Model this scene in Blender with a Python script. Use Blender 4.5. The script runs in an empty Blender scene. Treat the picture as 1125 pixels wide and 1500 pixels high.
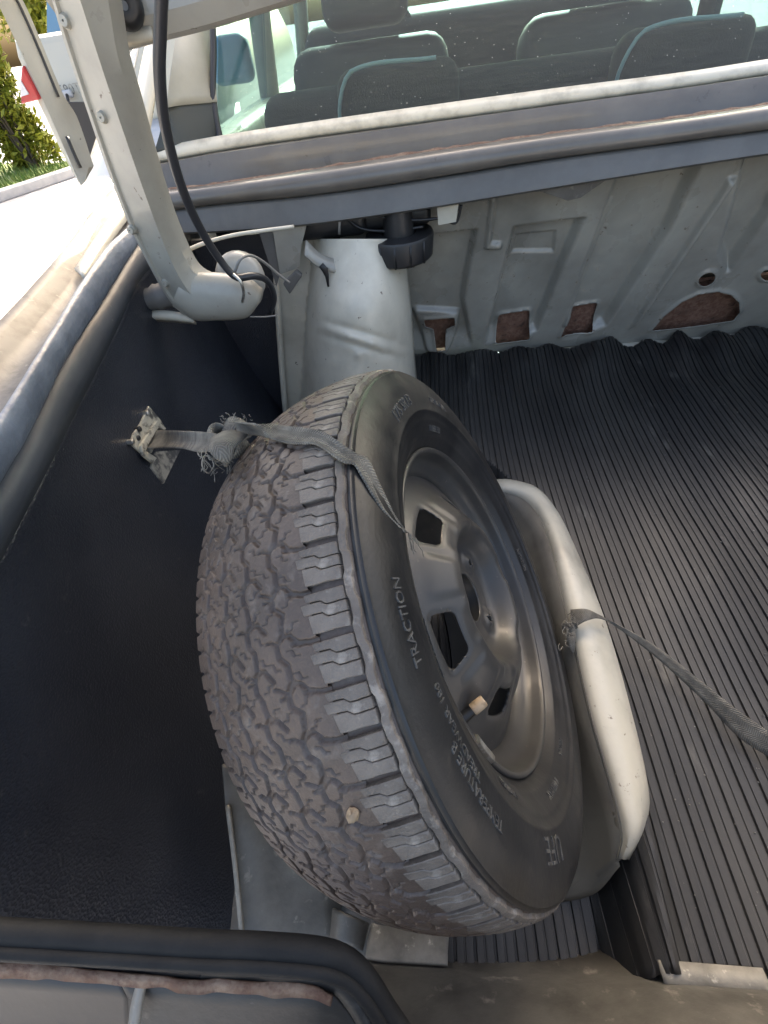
import bpy, bmesh, math, random
import numpy as np
from mathutils import Matrix, Vector
random.seed(7); np.random.seed(7)
scene = bpy.context.scene
COL = scene.collection
# ------------------------------------------------------------------ camera
FPX, CX, CY, CAMH = 620.0, 562.5, 750.0, 0.765
xa = np.array([0.9936, -0.0404, -0.0945]); xa /= np.linalg.norm(xa)
b1 = np.array([0, 0, 1.0]) - xa[2]*xa; b1 /= np.linalg.norm(b1)
b2 = np.cross(xa, b1); b2 = -b2 if b2[1] > 0 else b2
pt = math.radians(50.0)
M = np.stack([xa, math.cos(pt)*b1 + math.sin(pt)*b2, -math.sin(pt)*b1 + math.cos(pt)*b2])
CAM = np.array([0, 0, CAMH])
cd = bpy.data.cameras.new('camera'); cam = bpy.data.objects.new('camera', cd); COL.objects.link(cam)
cd.sensor_fit = 'VERTICAL'; cd.sensor_height = 36.0; cd.lens = FPX/1500*36.0; cd.clip_start = 0.01; cd.clip_end = 3000
rr, uu, kk = M@np.array([1, 0, 0.]), M@np.array([0, -1., 0]), M@np.array([0, 0, -1.])
cam.matrix_world = Matrix(((rr[0], uu[0], kk[0], 0), (rr[1], uu[1], kk[1], 0), (rr[2], uu[2], kk[2], CAMH), (0, 0, 0, 1)))
scene.camera = cam
scene.render.resolution_x, scene.render.resolution_y = 768, 1024
# ------------------------------------------------------------------ light
SUN_EL, SUN_AZ = math.radians(27), math.radians(8)      # azimuth from +Y towards +X (negative: front-left)
world = bpy.data.worlds.new('World'); scene.world = world; world.use_nodes = True
wn = world.node_tree; wn.nodes.clear()
sky = wn.nodes.new('ShaderNodeTexSky'); sky.sky_type = 'NISHITA'; sky.sun_disc = False
sky.sun_elevation = SUN_EL; sky.sun_rotation = SUN_AZ; sky.air_density = 1.0; sky.dust_density = 9.0; sky.ozone_density = 1.0
bg = wn.nodes.new('ShaderNodeBackground'); bg.inputs['Strength'].default_value = 0.15
wo = wn.nodes.new('ShaderNodeOutputWorld')
wn.links.new(sky.outputs[0], bg.inputs[0]); wn.links.new(bg.outputs[0], wo.inputs[0])
sl = bpy.data.lights.new('sun', 'SUN'); sl.energy = 4.0; sl.angle = math.radians(0.5); sl.color = (1, 0.95, 0.86)
so = bpy.data.objects.new('sun', sl); COL.objects.link(so)
sd = Vector((math.sin(SUN_AZ)*math.cos(SUN_EL), math.cos(SUN_AZ)*math.cos(SUN_EL), math.sin(SUN_EL)))
so.rotation_euler = sd.to_track_quat('Z', 'Y').to_euler(); so.location = sd*20
vs = scene.view_settings; vs.view_transform = 'Standard'; vs.look = 'None'; vs.gamma = 1.0
vs.use_curve_mapping = False; vs.exposure = 2.5
vs.use_white_balance = True; vs.white_balance_temperature = 7050; vs.white_balance_tint = 11

# ------------------------------------------------------------------ pixel -> point
def D(px, py): return M@np.array([(px-CX)/FPX, (py-CY)/FPX, 1.0])
def P(px, py, ax, val):
    v = D(px, py); i = 'xyz'.index(ax); return CAM + v*(val-CAM[i])/v[i]
def PP(px, py, p0, n):
    v = D(px, py); n = np.array(n, float); return CAM + v*(np.dot(n, np.array(p0)-CAM)/np.dot(n, v))
def cr(pts, n):
    """Catmull-Rom resample of a list of points (uniform in chord length)"""
    p = np.array(pts, float)
    if len(p) == 2: return np.array([p[0]+(p[1]-p[0])*t for t in np.linspace(0, 1, n)])
    d = np.r_[0, np.cumsum(np.linalg.norm(np.diff(p, axis=0), axis=1)+1e-9)]
    tt = np.linspace(0, d[-1], n); out = []
    q = np.vstack([2*p[0]-p[1], p, 2*p[-1]-p[-2]]); e = np.r_[d[0]-(d[1]-d[0]), d, d[-1]+(d[-1]-d[-2])]
    for t in tt:
        i = min(max(np.searchsorted(d, t, 'right')-1, 0), len(p)-2)
        p0, p1, p2, p3 = q[i:i+4]; t0, t1, t2, t3 = e[i:i+4]
        m1 = (p2-p0)/(t2-t0)*(t2-t1); m2 = (p3-p1)/(t3-t1)*(t2-t1); s = (t-t1)/(t2-t1)
        out.append((2*s**3-3*s*s+1)*p1+(s**3-2*s*s+s)*m1+(-2*s**3+3*s*s)*p2+(s**3-s*s)*m2)
    return np.array(out)
def sstep(a, b, x):
    t = np.clip((x-a)/(b-a), 0, 1); return t*t*(3-2*t)
def vnoise(x, y, seed=0):
    """smooth value noise, numpy arrays"""
    x = np.asarray(x, float); y = np.asarray(y, float)
    xi = np.floor(x).astype(int); yi = np.floor(y).astype(int); fx = x-xi; fy = y-yi
    fx = fx*fx*(3-2*fx); fy = fy*fy*(3-2*fy)
    def h(a, b):
        n = (a*374761393+b*668265263+seed*974711) & 0x7fffffff
        n = ((n ^ (n >> 13))*1274126177) & 0x7fffffff
        return ((n ^ (n >> 16)) & 0xffff)/65535.0
    return (h(xi, yi)*(1-fx)+h(xi+1, yi)*fx)*(1-fy)+(h(xi, yi+1)*(1-fx)+h(xi+1, yi+1)*fx)*fy
def segdist(X, Y, a, b):
    a = np.array(a, float); b = np.array(b, float); d = b-a; L = d@d+1e-12
    t = np.clip(((X-a[0])*d[0]+(Y-a[1])*d[1])/L, 0, 1)
    return np.hypot(X-a[0]-t*d[0], Y-a[1]-t*d[1])
def polysdf(X, Y, poly):
    """signed distance, negative inside"""
    n = len(poly); dm = np.full(X.shape, 1e9); ins = np.zeros(X.shape, bool)
    for i in range(n):
        a, b = poly[i], poly[(i+1) % n]
        dm = np.minimum(dm, segdist(X, Y, a, b))
        if abs(b[1]-a[1]) > 1e-12:
            c = ((a[1] > Y) != (b[1] > Y)) & (X < (b[0]-a[0])*(Y-a[1])/(b[1]-a[1])+a[0]); ins ^= c
    return np.where(ins, -dm, dm)

# ------------------------------------------------------------------ materials
def nd(nt, t, **kw):
    n = nt.nodes.new(t)
    for k, v in kw.items(): setattr(n, k, v)
    return n
def ramp(nt, fac, stops):
    r = nd(nt, 'ShaderNodeValToRGB'); e = r.color_ramp.elements
    while len(e) < len(stops): e.new(0.5)
    for q, (p, c) in zip(e, stops): q.position = p; q.color = (*c, 1) if len(c) == 3 else c
    nt.links.new(fac, r.inputs[0]); return r.outputs[0]
def noise(nt, co, scale, detail=4, rough=.55):
    n = nd(nt, 'ShaderNodeTexNoise'); n.inputs['Scale'].default_value = scale; n.inputs['Detail'].default_value = detail
    n.inputs['Roughness'].default_value = rough; nt.links.new(co, n.inputs['Vector']); return n.outputs['Fac']
def pm(name, base, rough=.5, metal=0, coat=0, var=None, var2=None, bump=None, bump2=None, spec=.5, rvar=None, stretch=None):
    m = bpy.data.materials.new(name); m.use_nodes = True; nt = m.node_tree; b = nt.nodes['Principled BSDF']
    b.inputs['Base Color'].default_value = (*base, 1); b.inputs['Roughness'].default_value = rough
    b.inputs['Metallic'].default_value = metal; b.inputs['Coat Weight'].default_value = coat; b.inputs['Coat Roughness'].default_value = .12
    b.inputs['Specular IOR Level'].default_value = spec
    tc = nd(nt, 'ShaderNodeTexCoord'); co = tc.outputs['Object']
    if stretch:
        mp = nd(nt, 'ShaderNodeMapping'); mp.inputs['Scale'].default_value = stretch; nt.links.new(co, mp.inputs[0]); co = mp.outputs[0]
    cur = None
    for v in (var, var2):
        if v:
            c2, sc, lo, hi = v
            f = ramp(nt, noise(nt, co, sc, 6, .62), [(lo, (0, 0, 0)), (hi, (1, 1, 1))])
            mx = nd(nt, 'ShaderNodeMix', data_type='RGBA'); nt.links.new(f, mx.inputs[0])
            if cur is None: mx.inputs[6].default_value = (*base, 1)
            else: nt.links.new(cur, mx.inputs[6])
            mx.inputs[7].default_value = (*c2, 1); cur = mx.outputs[2]
    if cur is not None: nt.links.new(cur, b.inputs['Base Color'])
    if rvar:
        sc, lo, hi = rvar
        nt.links.new(ramp(nt, noise(nt, co, sc, 5), [(.3, (lo,)*3), (.7, (hi,)*3)]), b.inputs['Roughness'])
    h = None
    for bp in (bump, bump2):
        if bp:
            sc, st, dist = bp[:3]
            if len(bp) > 3 and bp[3] == 'v':
                vn = nd(nt, 'ShaderNodeTexVoronoi'); vn.inputs['Scale'].default_value = sc; nt.links.new(co, vn.inputs['Vector']); src = vn.outputs['Distance']
            else: src = noise(nt, co, sc, 4)
            bn = nd(nt, 'ShaderNodeBump'); bn.inputs['Strength'].default_value = st; bn.inputs['Distance'].default_value = dist
            nt.links.new(src, bn.inputs['Height'])
            if h is not None: nt.links.new(h, bn.inputs['Normal'])
            h = bn.outputs[0]
    if h is not None: nt.links.new(h, b.inputs['Normal'])
    return m
CREAM = (.58, .545, .45)
MT = {}
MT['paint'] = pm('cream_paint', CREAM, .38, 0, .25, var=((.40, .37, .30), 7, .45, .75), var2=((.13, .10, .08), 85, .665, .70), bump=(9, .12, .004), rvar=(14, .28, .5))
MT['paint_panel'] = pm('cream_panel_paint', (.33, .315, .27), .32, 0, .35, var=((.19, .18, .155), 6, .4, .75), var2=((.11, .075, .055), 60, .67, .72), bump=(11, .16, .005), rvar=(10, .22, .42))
MT['taupe'] = pm('dusty_taupe_paint', (.105, .095, .083), .36, 0, .3, var=((.16, .145, .125), 9, .42, .8), var2=((.07, .06, .055), 30, .66, .76), rvar=(18, .25, .5), bump=(40, .08, .002))
MT['gutter'] = pm('gutter_paint', (.105, .105, .103), .5, 0, 0, var=((.05, .05, .05), 24, .45, .62), var2=((.19, .187, .178), 60, .62, .7), bump=(90, .2, .002))
MT['fender'] = pm('fender_paint', (.72, .71, .68), .25, 0, .6)
MT['rust'] = pm('rusty_edge', (.14, .078, .05), .85, 0, 0, var=((.24, .17, .12), 55, .4, .65), var2=((.10, .05, .035), 120, .5, .7), bump=(150, .8, .003))
MT['grime'] = pm('grimy_steel', (.105, .102, .092), .5, 0, 0, var=((.05, .048, .044), 14, .4, .66), var2=((.22, .205, .18), 44, .6, .72), bump=(60, .3, .003))
MT['shadegrime'] = pm('shaded_grimy_steel', (.034, .034, .032), .5, var=((.014, .014, .0135), 9, .42, .64), var2=((.095, .09, .08), 50, .6, .72), bump=(60, .3, .003))  # darker copy of the grimy steel, corner shade painted into its colour
MT['lightgrime'] = pm('pale_grimy_board', (.22, .212, .188), .7, 0, 0, var=((.11, .106, .095), 22, .42, .7), var2=((.5, .48, .42), 70, .62, .74), bump=(70, .4, .003))
MT['seal'] = pm('black_rubber_seal', (.009, .0092, .0095), .68, var=((.02, .02, .019), 20, .45, .8), bump=(160, .3, .002), spec=.25)
MT['seal_blue'] = pm('weathered_skylit_seal', (.13, .155, .195), .42, var=((.23, .27, .33), 26, .4, .75), bump=(130, .5, .003), bump2=(18, .3, .006))  # pale blue of the sky light is put into the rubber's colour
MT['flangeblue'] = pm('blue_grey_flange', (.045, .052, .062), .45, var=((.065, .073, .084), 12, .4, .7), var2=((.12, .12, .12), 70, .66, .74), bump=(60, .2, .002))
MT['windowseal'] = pm('window_seal', (.62, .58, .48), .4, var=((.4, .37, .3), 30, .45, .7))
MT['greyflange'] = pm('grey_flange_paint', (.105, .102, .096), .5, var=((.14, .136, .128), 12, .4, .7), bump=(60, .15, .002))
MT['lining'] = pm('dark_grained_lining', (.018, .021, .029), .46, var=((.032, .036, .046), 4, .4, .72), var2=((.075, .076, .078), 42, .655, .74), bump=(340, .55, .0015, 'v'), bump2=(7, .25, .01), spec=.55, rvar=(9, .28, .5))
MT['rubber'] = pm('tyre_rubber', (.0095, .010, .011), .46, var=((.017, .0175, .018), 12, .45, .75), var2=((.036, .033, .030), 38, .62, .76), bump=(300, .2, .001), bump2=(45, .12, .003), rvar=(22, .30, .50))
MT['tread'] = pm('dusty_tread_rubber', (.098, .070, .054), .46, var=((.050, .037, .030), 14, .40, .70), var2=((.135, .110, .092), 70, .55, .72), bump=(420, .35, .0015), bump2=(90, .25, .002))
MT['block'] = pm('lit_dusty_block_rubber', (.165, .140, .116), .46, var=((.072, .060, .051), 22, .38, .68), var2=((.27, .24, .205), 90, .55, .7), bump=(500, .5, .0015))  # dusty, and lightened further: light on the shoulder painted into the colour
MT['rim'] = pm('black_rim_paint', (.028, .028, .028), .42, .0, .12, var=((.050, .049, .046), 9, .4, .75), var2=((.11, .10, .085), 120, .66, .72), rvar=(14, .34, .52), bump=(30, .06, .003), spec=.4)
MT['barrel'] = pm('dark_barrel', (.02, .02, .02), .5)
MT['tan'] = pm('tan_plastic', (.42, .31, .20), .5, var=((.25, .18, .11), 120, .45, .6))
MT['steel'] = pm('bare_steel', (.55, .54, .5), .35, .8, 0, var=((.3, .28, .24), 60, .45, .6))
MT['mat'] = pm('ribbed_rubber', (.013, .0132, .014), .45, var=((.040, .0385, .036), 4.5, .44, .72), var2=((.085, .081, .072), 30, .61, .76), bump=(220, .25, .0015), rvar=(6, .36, .6), stretch=(1, .35, 1))
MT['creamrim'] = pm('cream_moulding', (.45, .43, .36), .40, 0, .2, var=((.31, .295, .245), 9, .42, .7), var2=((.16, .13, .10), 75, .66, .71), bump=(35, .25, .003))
MT['arm'] = pm('dull_cream_paint', (.37, .355, .30), .36, 0, .3, var=((.27, .255, .215), 8, .42, .72), var2=((.09, .07, .055), 95, .665, .70), bump=(14, .15, .003), rvar=(16, .26, .5))
MT['shadedcream'] = pm('shaded_dusty_cream', (.13, .125, .108), .5, var=((.07, .067, .06), 8, .42, .7), var2=((.10, .09, .075), 60, .64, .72), bump=(30, .2, .003))  # the rim's dusty cream darkened, shade of the inner wall painted in
MT['felt'] = pm('rust_brown_felt', (.16, .078, .052), .95, var=((.26, .15, .105), 90, .42, .62), var2=((.06, .03, .022), 45, .55, .7), bump=(240, .9, .004))
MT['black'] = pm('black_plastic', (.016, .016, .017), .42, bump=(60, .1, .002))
MT['conduit'] = pm('conduit_rubber', (.03, .031, .034), .32, bump=(40, .12, .002))
MT['crumb'] = pm('crumbling_foam', (.45, .37, .26), .95, var=((.10, .07, .05), 130, .45, .55), bump=(180, 1, .006))
MT['bracket'] = pm('overpainted_bracket', (.48, .45, .36), .5, var=((.10, .095, .085), 60, .5, .62), bump=(120, .6, .003))
MT['bracketgrey'] = pm('scraped_grey_plate', (.30, .29, .25), .45, var=((.08, .08, .08), 45, .48, .6), bump=(80, .4, .003))
MT['wire'] = pm('grey_wire', (.22, .215, .20), .5)
MT['seat'] = pm('dark_seat_cloth', (.030, .034, .034), .85, bump=(300, .4, .002))
MT['seatblue'] = pm('blue_grey_piping', (.22, .32, .40), .6)
MT['trim'] = pm('cabin_trim', (.045, .052, .05), .6)
MT['cabinlight'] = pm('pale_cabin_trim', (.34, .335, .29), .6, var=((.26, .26, .22), 6, .4, .7))
MT['nbody'] = pm('parked_car_paint', (.44, .42, .35), .3, 0, .4)
MT['nwhite'] = pm('parked_car_bumper', (.45, .45, .46), .35, 0, .3)
MT['nred'] = pm('red_lamp', (.45, .02, .02), .2, 0, .5)
MT['nglass'] = pm('blue_car_glass', (.10, .22, .30), .1, 0, 1)
MT['lampwhite'] = pm('clear_lamp', (.65, .63, .62), .2, 0, .5)
MT['tyre2'] = pm('parked_tyre', (.02, .02, .02), .7)
MT['asphalt'] = pm('pale_paving', (.36, .36, .37), .85, var=((.26, .26, .28), 3, .4, .7), bump=(40, .5, .01))
MT['kerb'] = pm('kerb_stone', (.48, .47, .46), .8, var=((.36, .36, .37), 6, .4, .7))
MT['grass'] = pm('grass_green', (.10, .17, .03), .8, var=((.17, .20, .05), 6, .4, .7))
MT['leaf'] = pm('yellow_green_leaf', (.30, .29, .03), .6, var=((.17, .20, .02), 5, .4, .6))
MT['bark'] = pm('bark', (.08, .06, .045), .9)
def webbing_mat():
    m = bpy.data.materials.new('grey_webbing'); m.use_nodes = True; nt = m.node_tree; b = nt.nodes['Principled BSDF']
    uv = nd(nt, 'ShaderNodeUVMap'); sp = nd(nt, 'ShaderNodeSeparateXYZ'); nt.links.new(uv.outputs[0], sp.inputs[0])
    def mth(op, a, c=None):
        n = nd(nt, 'ShaderNodeMath', operation=op)
        for i, q in enumerate((a, c)):
            if q is None: continue
            if isinstance(q, (int, float)): n.inputs[i].default_value = q
            else: nt.links.new(q, n.inputs[i])
        return n.outputs[0]
    tri = mth('PINGPONG', mth('MULTIPLY', sp.outputs['Y'], 2.0), .5)
    ph = mth('ADD', mth('MULTIPLY', sp.outputs['X'], 2600.0), mth('MULTIPLY', tri, 26.0))
    w = mth('ADD', mth('MULTIPLY', mth('SINE', ph), .5), .5)
    tc = nd(nt, 'ShaderNodeTexCoord')
    nz = noise(nt, tc.outputs['Object'], 60, 5)
    c = ramp(nt, nz, [(.35, (.13, .122, .105)), (.7, (.28, .262, .22))])
    c2 = nd(nt, 'ShaderNodeMix', data_type='RGBA'); c2.blend_type = 'MULTIPLY'; c2.inputs[0].default_value = .55
    nt.links.new(c, c2.inputs[6]); nt.links.new(ramp(nt, w, [(.2, (.35, .35, .35)), (.8, (1, 1, 1))]), c2.inputs[7])
    nt.links.new(c2.outputs[2], b.inputs['Base Color']); b.inputs['Roughness'].default_value = .85
    bn = nd(nt, 'ShaderNodeBump'); bn.inputs['Strength'].default_value = .8; bn.inputs['Distance'].default_value = .001
    nt.links.new(w, bn.inputs['Height']); nt.links.new(bn.outputs[0], b.inputs['Normal'])
    return m
MT['webbing'] = webbing_mat()
def glass_mat():
    m = bpy.data.materials.new('dusty_glass'); m.use_nodes = True; nt = m.node_tree; nt.nodes.clear()
    out = nd(nt, 'ShaderNodeOutputMaterial'); tr = nd(nt, 'ShaderNodeBsdfTransparent'); tr.inputs[0].default_value = (.50, .62, .56, 1)
    gl = nd(nt, 'ShaderNodeBsdfGlossy'); gl.inputs['Roughness'].default_value = .02
    df = nd(nt, 'ShaderNodeBsdfDiffuse'); df.inputs[0].default_value = (.62, .64, .58, 1)
    fw = nd(nt, 'ShaderNodeLayerWeight'); fw.inputs[0].default_value = .25; fr = nd(nt, 'ShaderNodeMapRange'); fr.inputs[3].default_value = .0; fr.inputs[4].default_value = .13; nt.links.new(fw.outputs['Facing'], fr.inputs[0])
    m1 = nd(nt, 'ShaderNodeMixShader'); nt.links.new(fr.outputs[0], m1.inputs[0]); nt.links.new(tr.outputs[0], m1.inputs[1]); nt.links.new(gl.outputs[0], m1.inputs[2])
    tc = nd(nt, 'ShaderNodeTexCoord')
    mp = nd(nt, 'ShaderNodeMapping'); mp.inputs['Scale'].default_value = (1, 6, 6); nt.links.new(tc.outputs['Object'], mp.inputs[0])
    film = ramp(nt, noise(nt, mp.outputs[0], 26, 6), [(.35, (.012,)*3), (.85, (.05,)*3)])
    vo = nd(nt, 'ShaderNodeTexVoronoi'); vo.inputs['Scale'].default_value = 95; nt.links.new(tc.outputs['Object'], vo.inputs['Vector'])
    spk = ramp(nt, vo.outputs['Distance'], [(.05, (.7,)*3), (.11, (0, 0, 0))])
    msk = ramp(nt, noise(nt, tc.outputs['Object'], 14, 3), [(.42, (0, 0, 0)), (.6, (1, 1, 1))])
    mm = nd(nt, 'ShaderNodeMath', operation='MULTIPLY'); nt.links.new(spk, mm.inputs[0]); nt.links.new(msk, mm.inputs[1])
    ad = nd(nt, 'ShaderNodeMath', operation='ADD'); ad.use_clamp = True; nt.links.new(film, ad.inputs[0]); nt.links.new(mm.outputs[0], ad.inputs[1])
    m2 = nd(nt, 'ShaderNodeMixShader'); nt.links.new(ad.outputs[0], m2.inputs[0]); nt.links.new(m1.outputs[0], m2.inputs[1]); nt.links.new(df.outputs[0], m2.inputs[2])
    nt.links.new(m2.outputs[0], out.inputs[0]); return m
MT['glass'] = glass_mat()
def tinted():
    m = bpy.data.materials.new('tinted_cabin_glass'); m.use_nodes = True; nt = m.node_tree; nt.nodes.clear()
    o = nd(nt, 'ShaderNodeOutputMaterial'); t = nd(nt, 'ShaderNodeBsdfTransparent'); t.inputs[0].default_value = (.58, .70, .74, 1)
    g = nd(nt, 'ShaderNodeBsdfGlossy'); g.inputs['Roughness'].default_value = .02; x = nd(nt, 'ShaderNodeMixShader'); x.inputs[0].default_value = .06
    nt.links.new(t.outputs[0], x.inputs[1]); nt.links.new(g.outputs[0], x.inputs[2]); nt.links.new(x.outputs[0], o.inputs[0]); return m
MT['cabinglass'] = tinted()

# ------------------------------------------------------------------ object helpers
def tag(o, label=None, cat=None, group=None, kind=None):
    if label: o['label'] = label
    if cat: o['category'] = cat
    if group: o['group'] = group
    if kind: o['kind'] = kind
    return o
def empty(name, loc, label, cat, group=None):
    o = bpy.data.objects.new(name, None); COL.objects.link(o); o.location = Vector(loc); o.empty_display_size = .05
    o['_w'] = tuple(float(q) for q in loc); return tag(o, label, cat, group)
def base_of(p):
    while p is not None:
        if '_w' in p: return np.array(p['_w'][:])
        p = p.parent
    return np.zeros(3)
def build(name, V, F, mat, parent=None, smooth=True, angle=None, thick=None, local=False, uv=None, bevel=None):
    V = np.asarray(V, float).reshape(-1, 3)
    if not local: V = V-base_of(parent)
    me = bpy.data.meshes.new(name); me.from_pydata(V.tolist(), [], [tuple(int(i) for i in f) for f in F]); me.update()
    if uv is not None:
        l = me.uv_layers.new(name='UVMap'); uv = np.asarray(uv, float)
        idx = np.empty(len(me.loops), int); me.loops.foreach_get('vertex_index', idx)
        l.data.foreach_set('uv', uv[idx].ravel())
    bm = bmesh.new(); bm.from_mesh(me)
    bmesh.ops.recalc_face_normals(bm, faces=bm.faces[:]); bm.to_mesh(me); bm.free()
    if smooth:
        me.polygons.foreach_set('use_smooth', [True]*len(me.polygons))
        if angle: me.set_sharp_from_angle(angle=math.radians(angle))
    me.materials.append(MT[mat])
    o = bpy.data.objects.new(name, me); COL.objects.link(o); o.parent = parent
    if thick:
        s = o.modifiers.new('thickness', 'SOLIDIFY'); s.thickness = abs(thick); s.offset = 0 if thick > 0 else -1
    if bevel:
        b = o.modifiers.new('bevel', 'BEVEL'); b.width = bevel; b.segments = 2; b.limit_method = 'ANGLE'; b.angle_limit = math.radians(35)
    return o
def gridfaces(nr, nc, closed_c=False, closed_r=False):
    F = []
    for i in range(nr if closed_r else nr-1):
        for j in range(nc if closed_c else nc-1):
            a = i*nc+j; b = i*nc+(j+1) % nc; i2 = (i+1) % nr; F.append((a, b, i2*nc+(j+1) % nc, i2*nc+j))
    return F
def loft(name, rows, mat, parent=None, n=None, closed=False, caps=False, **kw):
    """rows: list of point lists; each resampled to n points"""
    R = [cr(r, n) if n else np.array(r, float) for r in rows]
    nc = len(R[0]); V = np.vstack(R); F = gridfaces(len(R), nc, closed_c=False, closed_r=closed)
    if caps:   # cap both ends (columns 0 and -1) of a closed section
        F.append([i*nc for i in range(len(R))]); F.append([i*nc+nc-1 for i in range(len(R))])
    return build(name, V, F, mat, parent, **kw)
def tube_mesh(path, r, n=10, flat=1.0, updir=None):
    p = np.array(path, float); m = len(p); T = np.gradient(p, axis=0); T /= np.linalg.norm(T, axis=1)[:, None]+1e-12
    r = np.full(m, r) if np.isscalar(r) else np.array(r)
    up = np.array(updir if updir is not None else (0.1, 0.2, 1.0)); V = []
    a = np.cross(T[0], up); a /= np.linalg.norm(a)+1e-12
    for i in range(m):
        if updir is not None: a = np.cross(T[i], up)
        else: a = a-(a@T[i])*T[i]
        a = a/(np.linalg.norm(a)+1e-12); b = np.cross(T[i], a)
        for k in range(n):
            w = 2*math.pi*k/n; V.append(p[i]+r[i]*(math.cos(w)*a+flat*math.sin(w)*b))
    F = gridfaces(m, n, closed_c=True); F.append(range(n)); F.append(range((m-1)*n, m*n)); return V, F
def tube(name, path, r, mat, parent=None, n=10, flat=1.0, updir=None, samples=None, **kw):
    if samples: path = cr(path, samples)
    V, F = tube_mesh(path, r, n, flat, updir); return build(name, V, F, mat, parent, **kw)
def merge(parts):
    V = []; F = []
    for v, f in parts:
        o = len(V); V += [tuple(q) for q in v]; F += [tuple(o+i for i in g) for g in f]
    return V, F
def boxm(c, s, ax=None):
    c = np.array(c, float); A = np.eye(3) if ax is None else np.array(ax, float); V = []
    for i in (-1, 1):
        for j in (-1, 1):
            for k in (-1, 1): V.append(c+A[0]*i*s[0]/2+A[1]*j*s[1]/2+A[2]*k*s[2]/2)
    return V, [(0, 1, 3, 2), (4, 6, 7, 5), (0, 4, 5, 1), (2, 3, 7, 6), (0, 2, 6, 4), (1, 5, 7, 3)]
def prism(poly, h):
    """poly: list of 3D points, extruded by vector h"""
    n = len(poly); V = [np.array(p) for p in poly]+[np.array(p)+np.array(h) for p in poly]
    return V, [tuple(range(n)), tuple(range(2*n-1, n-1, -1))]+[(i, (i+1) % n, n+(i+1) % n, n+i) for i in range(n)]
def lathe_mesh(prof, n, a0=0, a1=2*math.pi):
    """profile (offset along z, radius); local axis = z"""
    full = abs(a1-a0-2*math.pi) < 1e-6; m = n if full else n+1; V = []
    for o, r in prof:
        for k in range(m):
            t = a0+(a1-a0)*k/n; V.append((r*math.cos(t), r*math.sin(t), o))
    return V, gridfaces(len(prof), m, closed_c=full)
def ribbon(name, e1, e2, n, mat, parent, thick=.0016, cols=5, sag=0.0, **kw):
    A = cr(e1, n); B = cr(e2, n); C = (A+B)/2; u = np.r_[0, np.cumsum(np.linalg.norm(np.diff(C, axis=0), axis=1))]
    V = []; uv = []
    T = np.gradient(C, axis=0); N = np.cross(T, B-A); N /= np.linalg.norm(N, axis=1)[:, None]+1e-12
    for i in range(n):
        for j in range(cols):
            t = j/(cols-1); V.append(A[i]*(1-t)+B[i]*t+N[i]*sag*math.sin(math.pi*t)); uv.append((u[i], t))
    return build(name, V, gridfaces(n, cols), mat, parent, uv=uv, thick=thick, **kw)
def text_mesh(s, size):
    c = bpy.data.curves.new('lettering', 'FONT'); c.body = s; c.size = size; c.align_x = 'CENTER'; c.extrude = .0005; c.resolution_u = 2
    o = bpy.data.objects.new('lettering', c); COL.objects.link(o); bpy.context.view_layer.update()
    ev = o.evaluated_get(bpy.context.evaluated_depsgraph_get()); me = ev.to_mesh()
    V = np.array([v.co[:] for v in me.vertices]); F = [tuple(p.vertices) for p in me.polygons]
    ev.to_mesh_clear(); bpy.data.objects.remove(o); bpy.data.curves.remove(c); return V, F

# ------------------------------------------------------------------ ground and surroundings
GZ = -0.55
def ground():
    s = 400
    o = build('pavement', [(-s, -s, GZ), (s, -s, GZ), (s, s, GZ), (-s, s, GZ)], [(0, 1, 2, 3)], 'asphalt', smooth=False); tag(o, kind='structure')
    # lawn beyond a kerb, front-left of the car
    a, b = P(-60, 318, 'z', GZ), P(104, 262, 'z', GZ)
    dirv = (b-a)/np.linalg.norm(b-a); nrm = np.array([-dirv[1], dirv[0], 0])
    if nrm[1] < 0: nrm = -nrm
    k0, k1 = a-dirv*4, b+dirv*.6
    V, F = prism([k0, k1, k1+nrm*.22, k0+nrm*.22], (0, 0, .12)); o = build('kerb', V, F, 'kerb', smooth=False, bevel=.015); tag(o, kind='structure')
    g0, g1 = k0+nrm*.22, k1+nrm*.22
    V, F = prism([g0, g1, g1+nrm*6, g0+nrm*6], (0, 0, .09)); o = build('lawn_soil', V, F, 'grass', smooth=False); tag(o, kind='structure')
    V = []; F = []
    for i in range(9000):
        q = g0+(g1-g0)*random.random()+nrm*6*random.random()**1.4; z = GZ+.085
        w = .012; h = .05+.06*random.random(); an = random.random()*6.28; dx, dy = math.cos(an)*w, math.sin(an)*w
        n0 = len(V); V += [(q[0]-dx, q[1]-dy, z), (q[0]+dx, q[1]+dy, z), (q[0]+dy*2, q[1]-dx*2, z+h)]; F.append((n0, n0+1, n0+2))
    o = build('grass', V, F, 'grass', smooth=False); tag(o, 'short sunlit grass growing behind the pale kerb', 'grass', kind='stuff')
ground()
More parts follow.
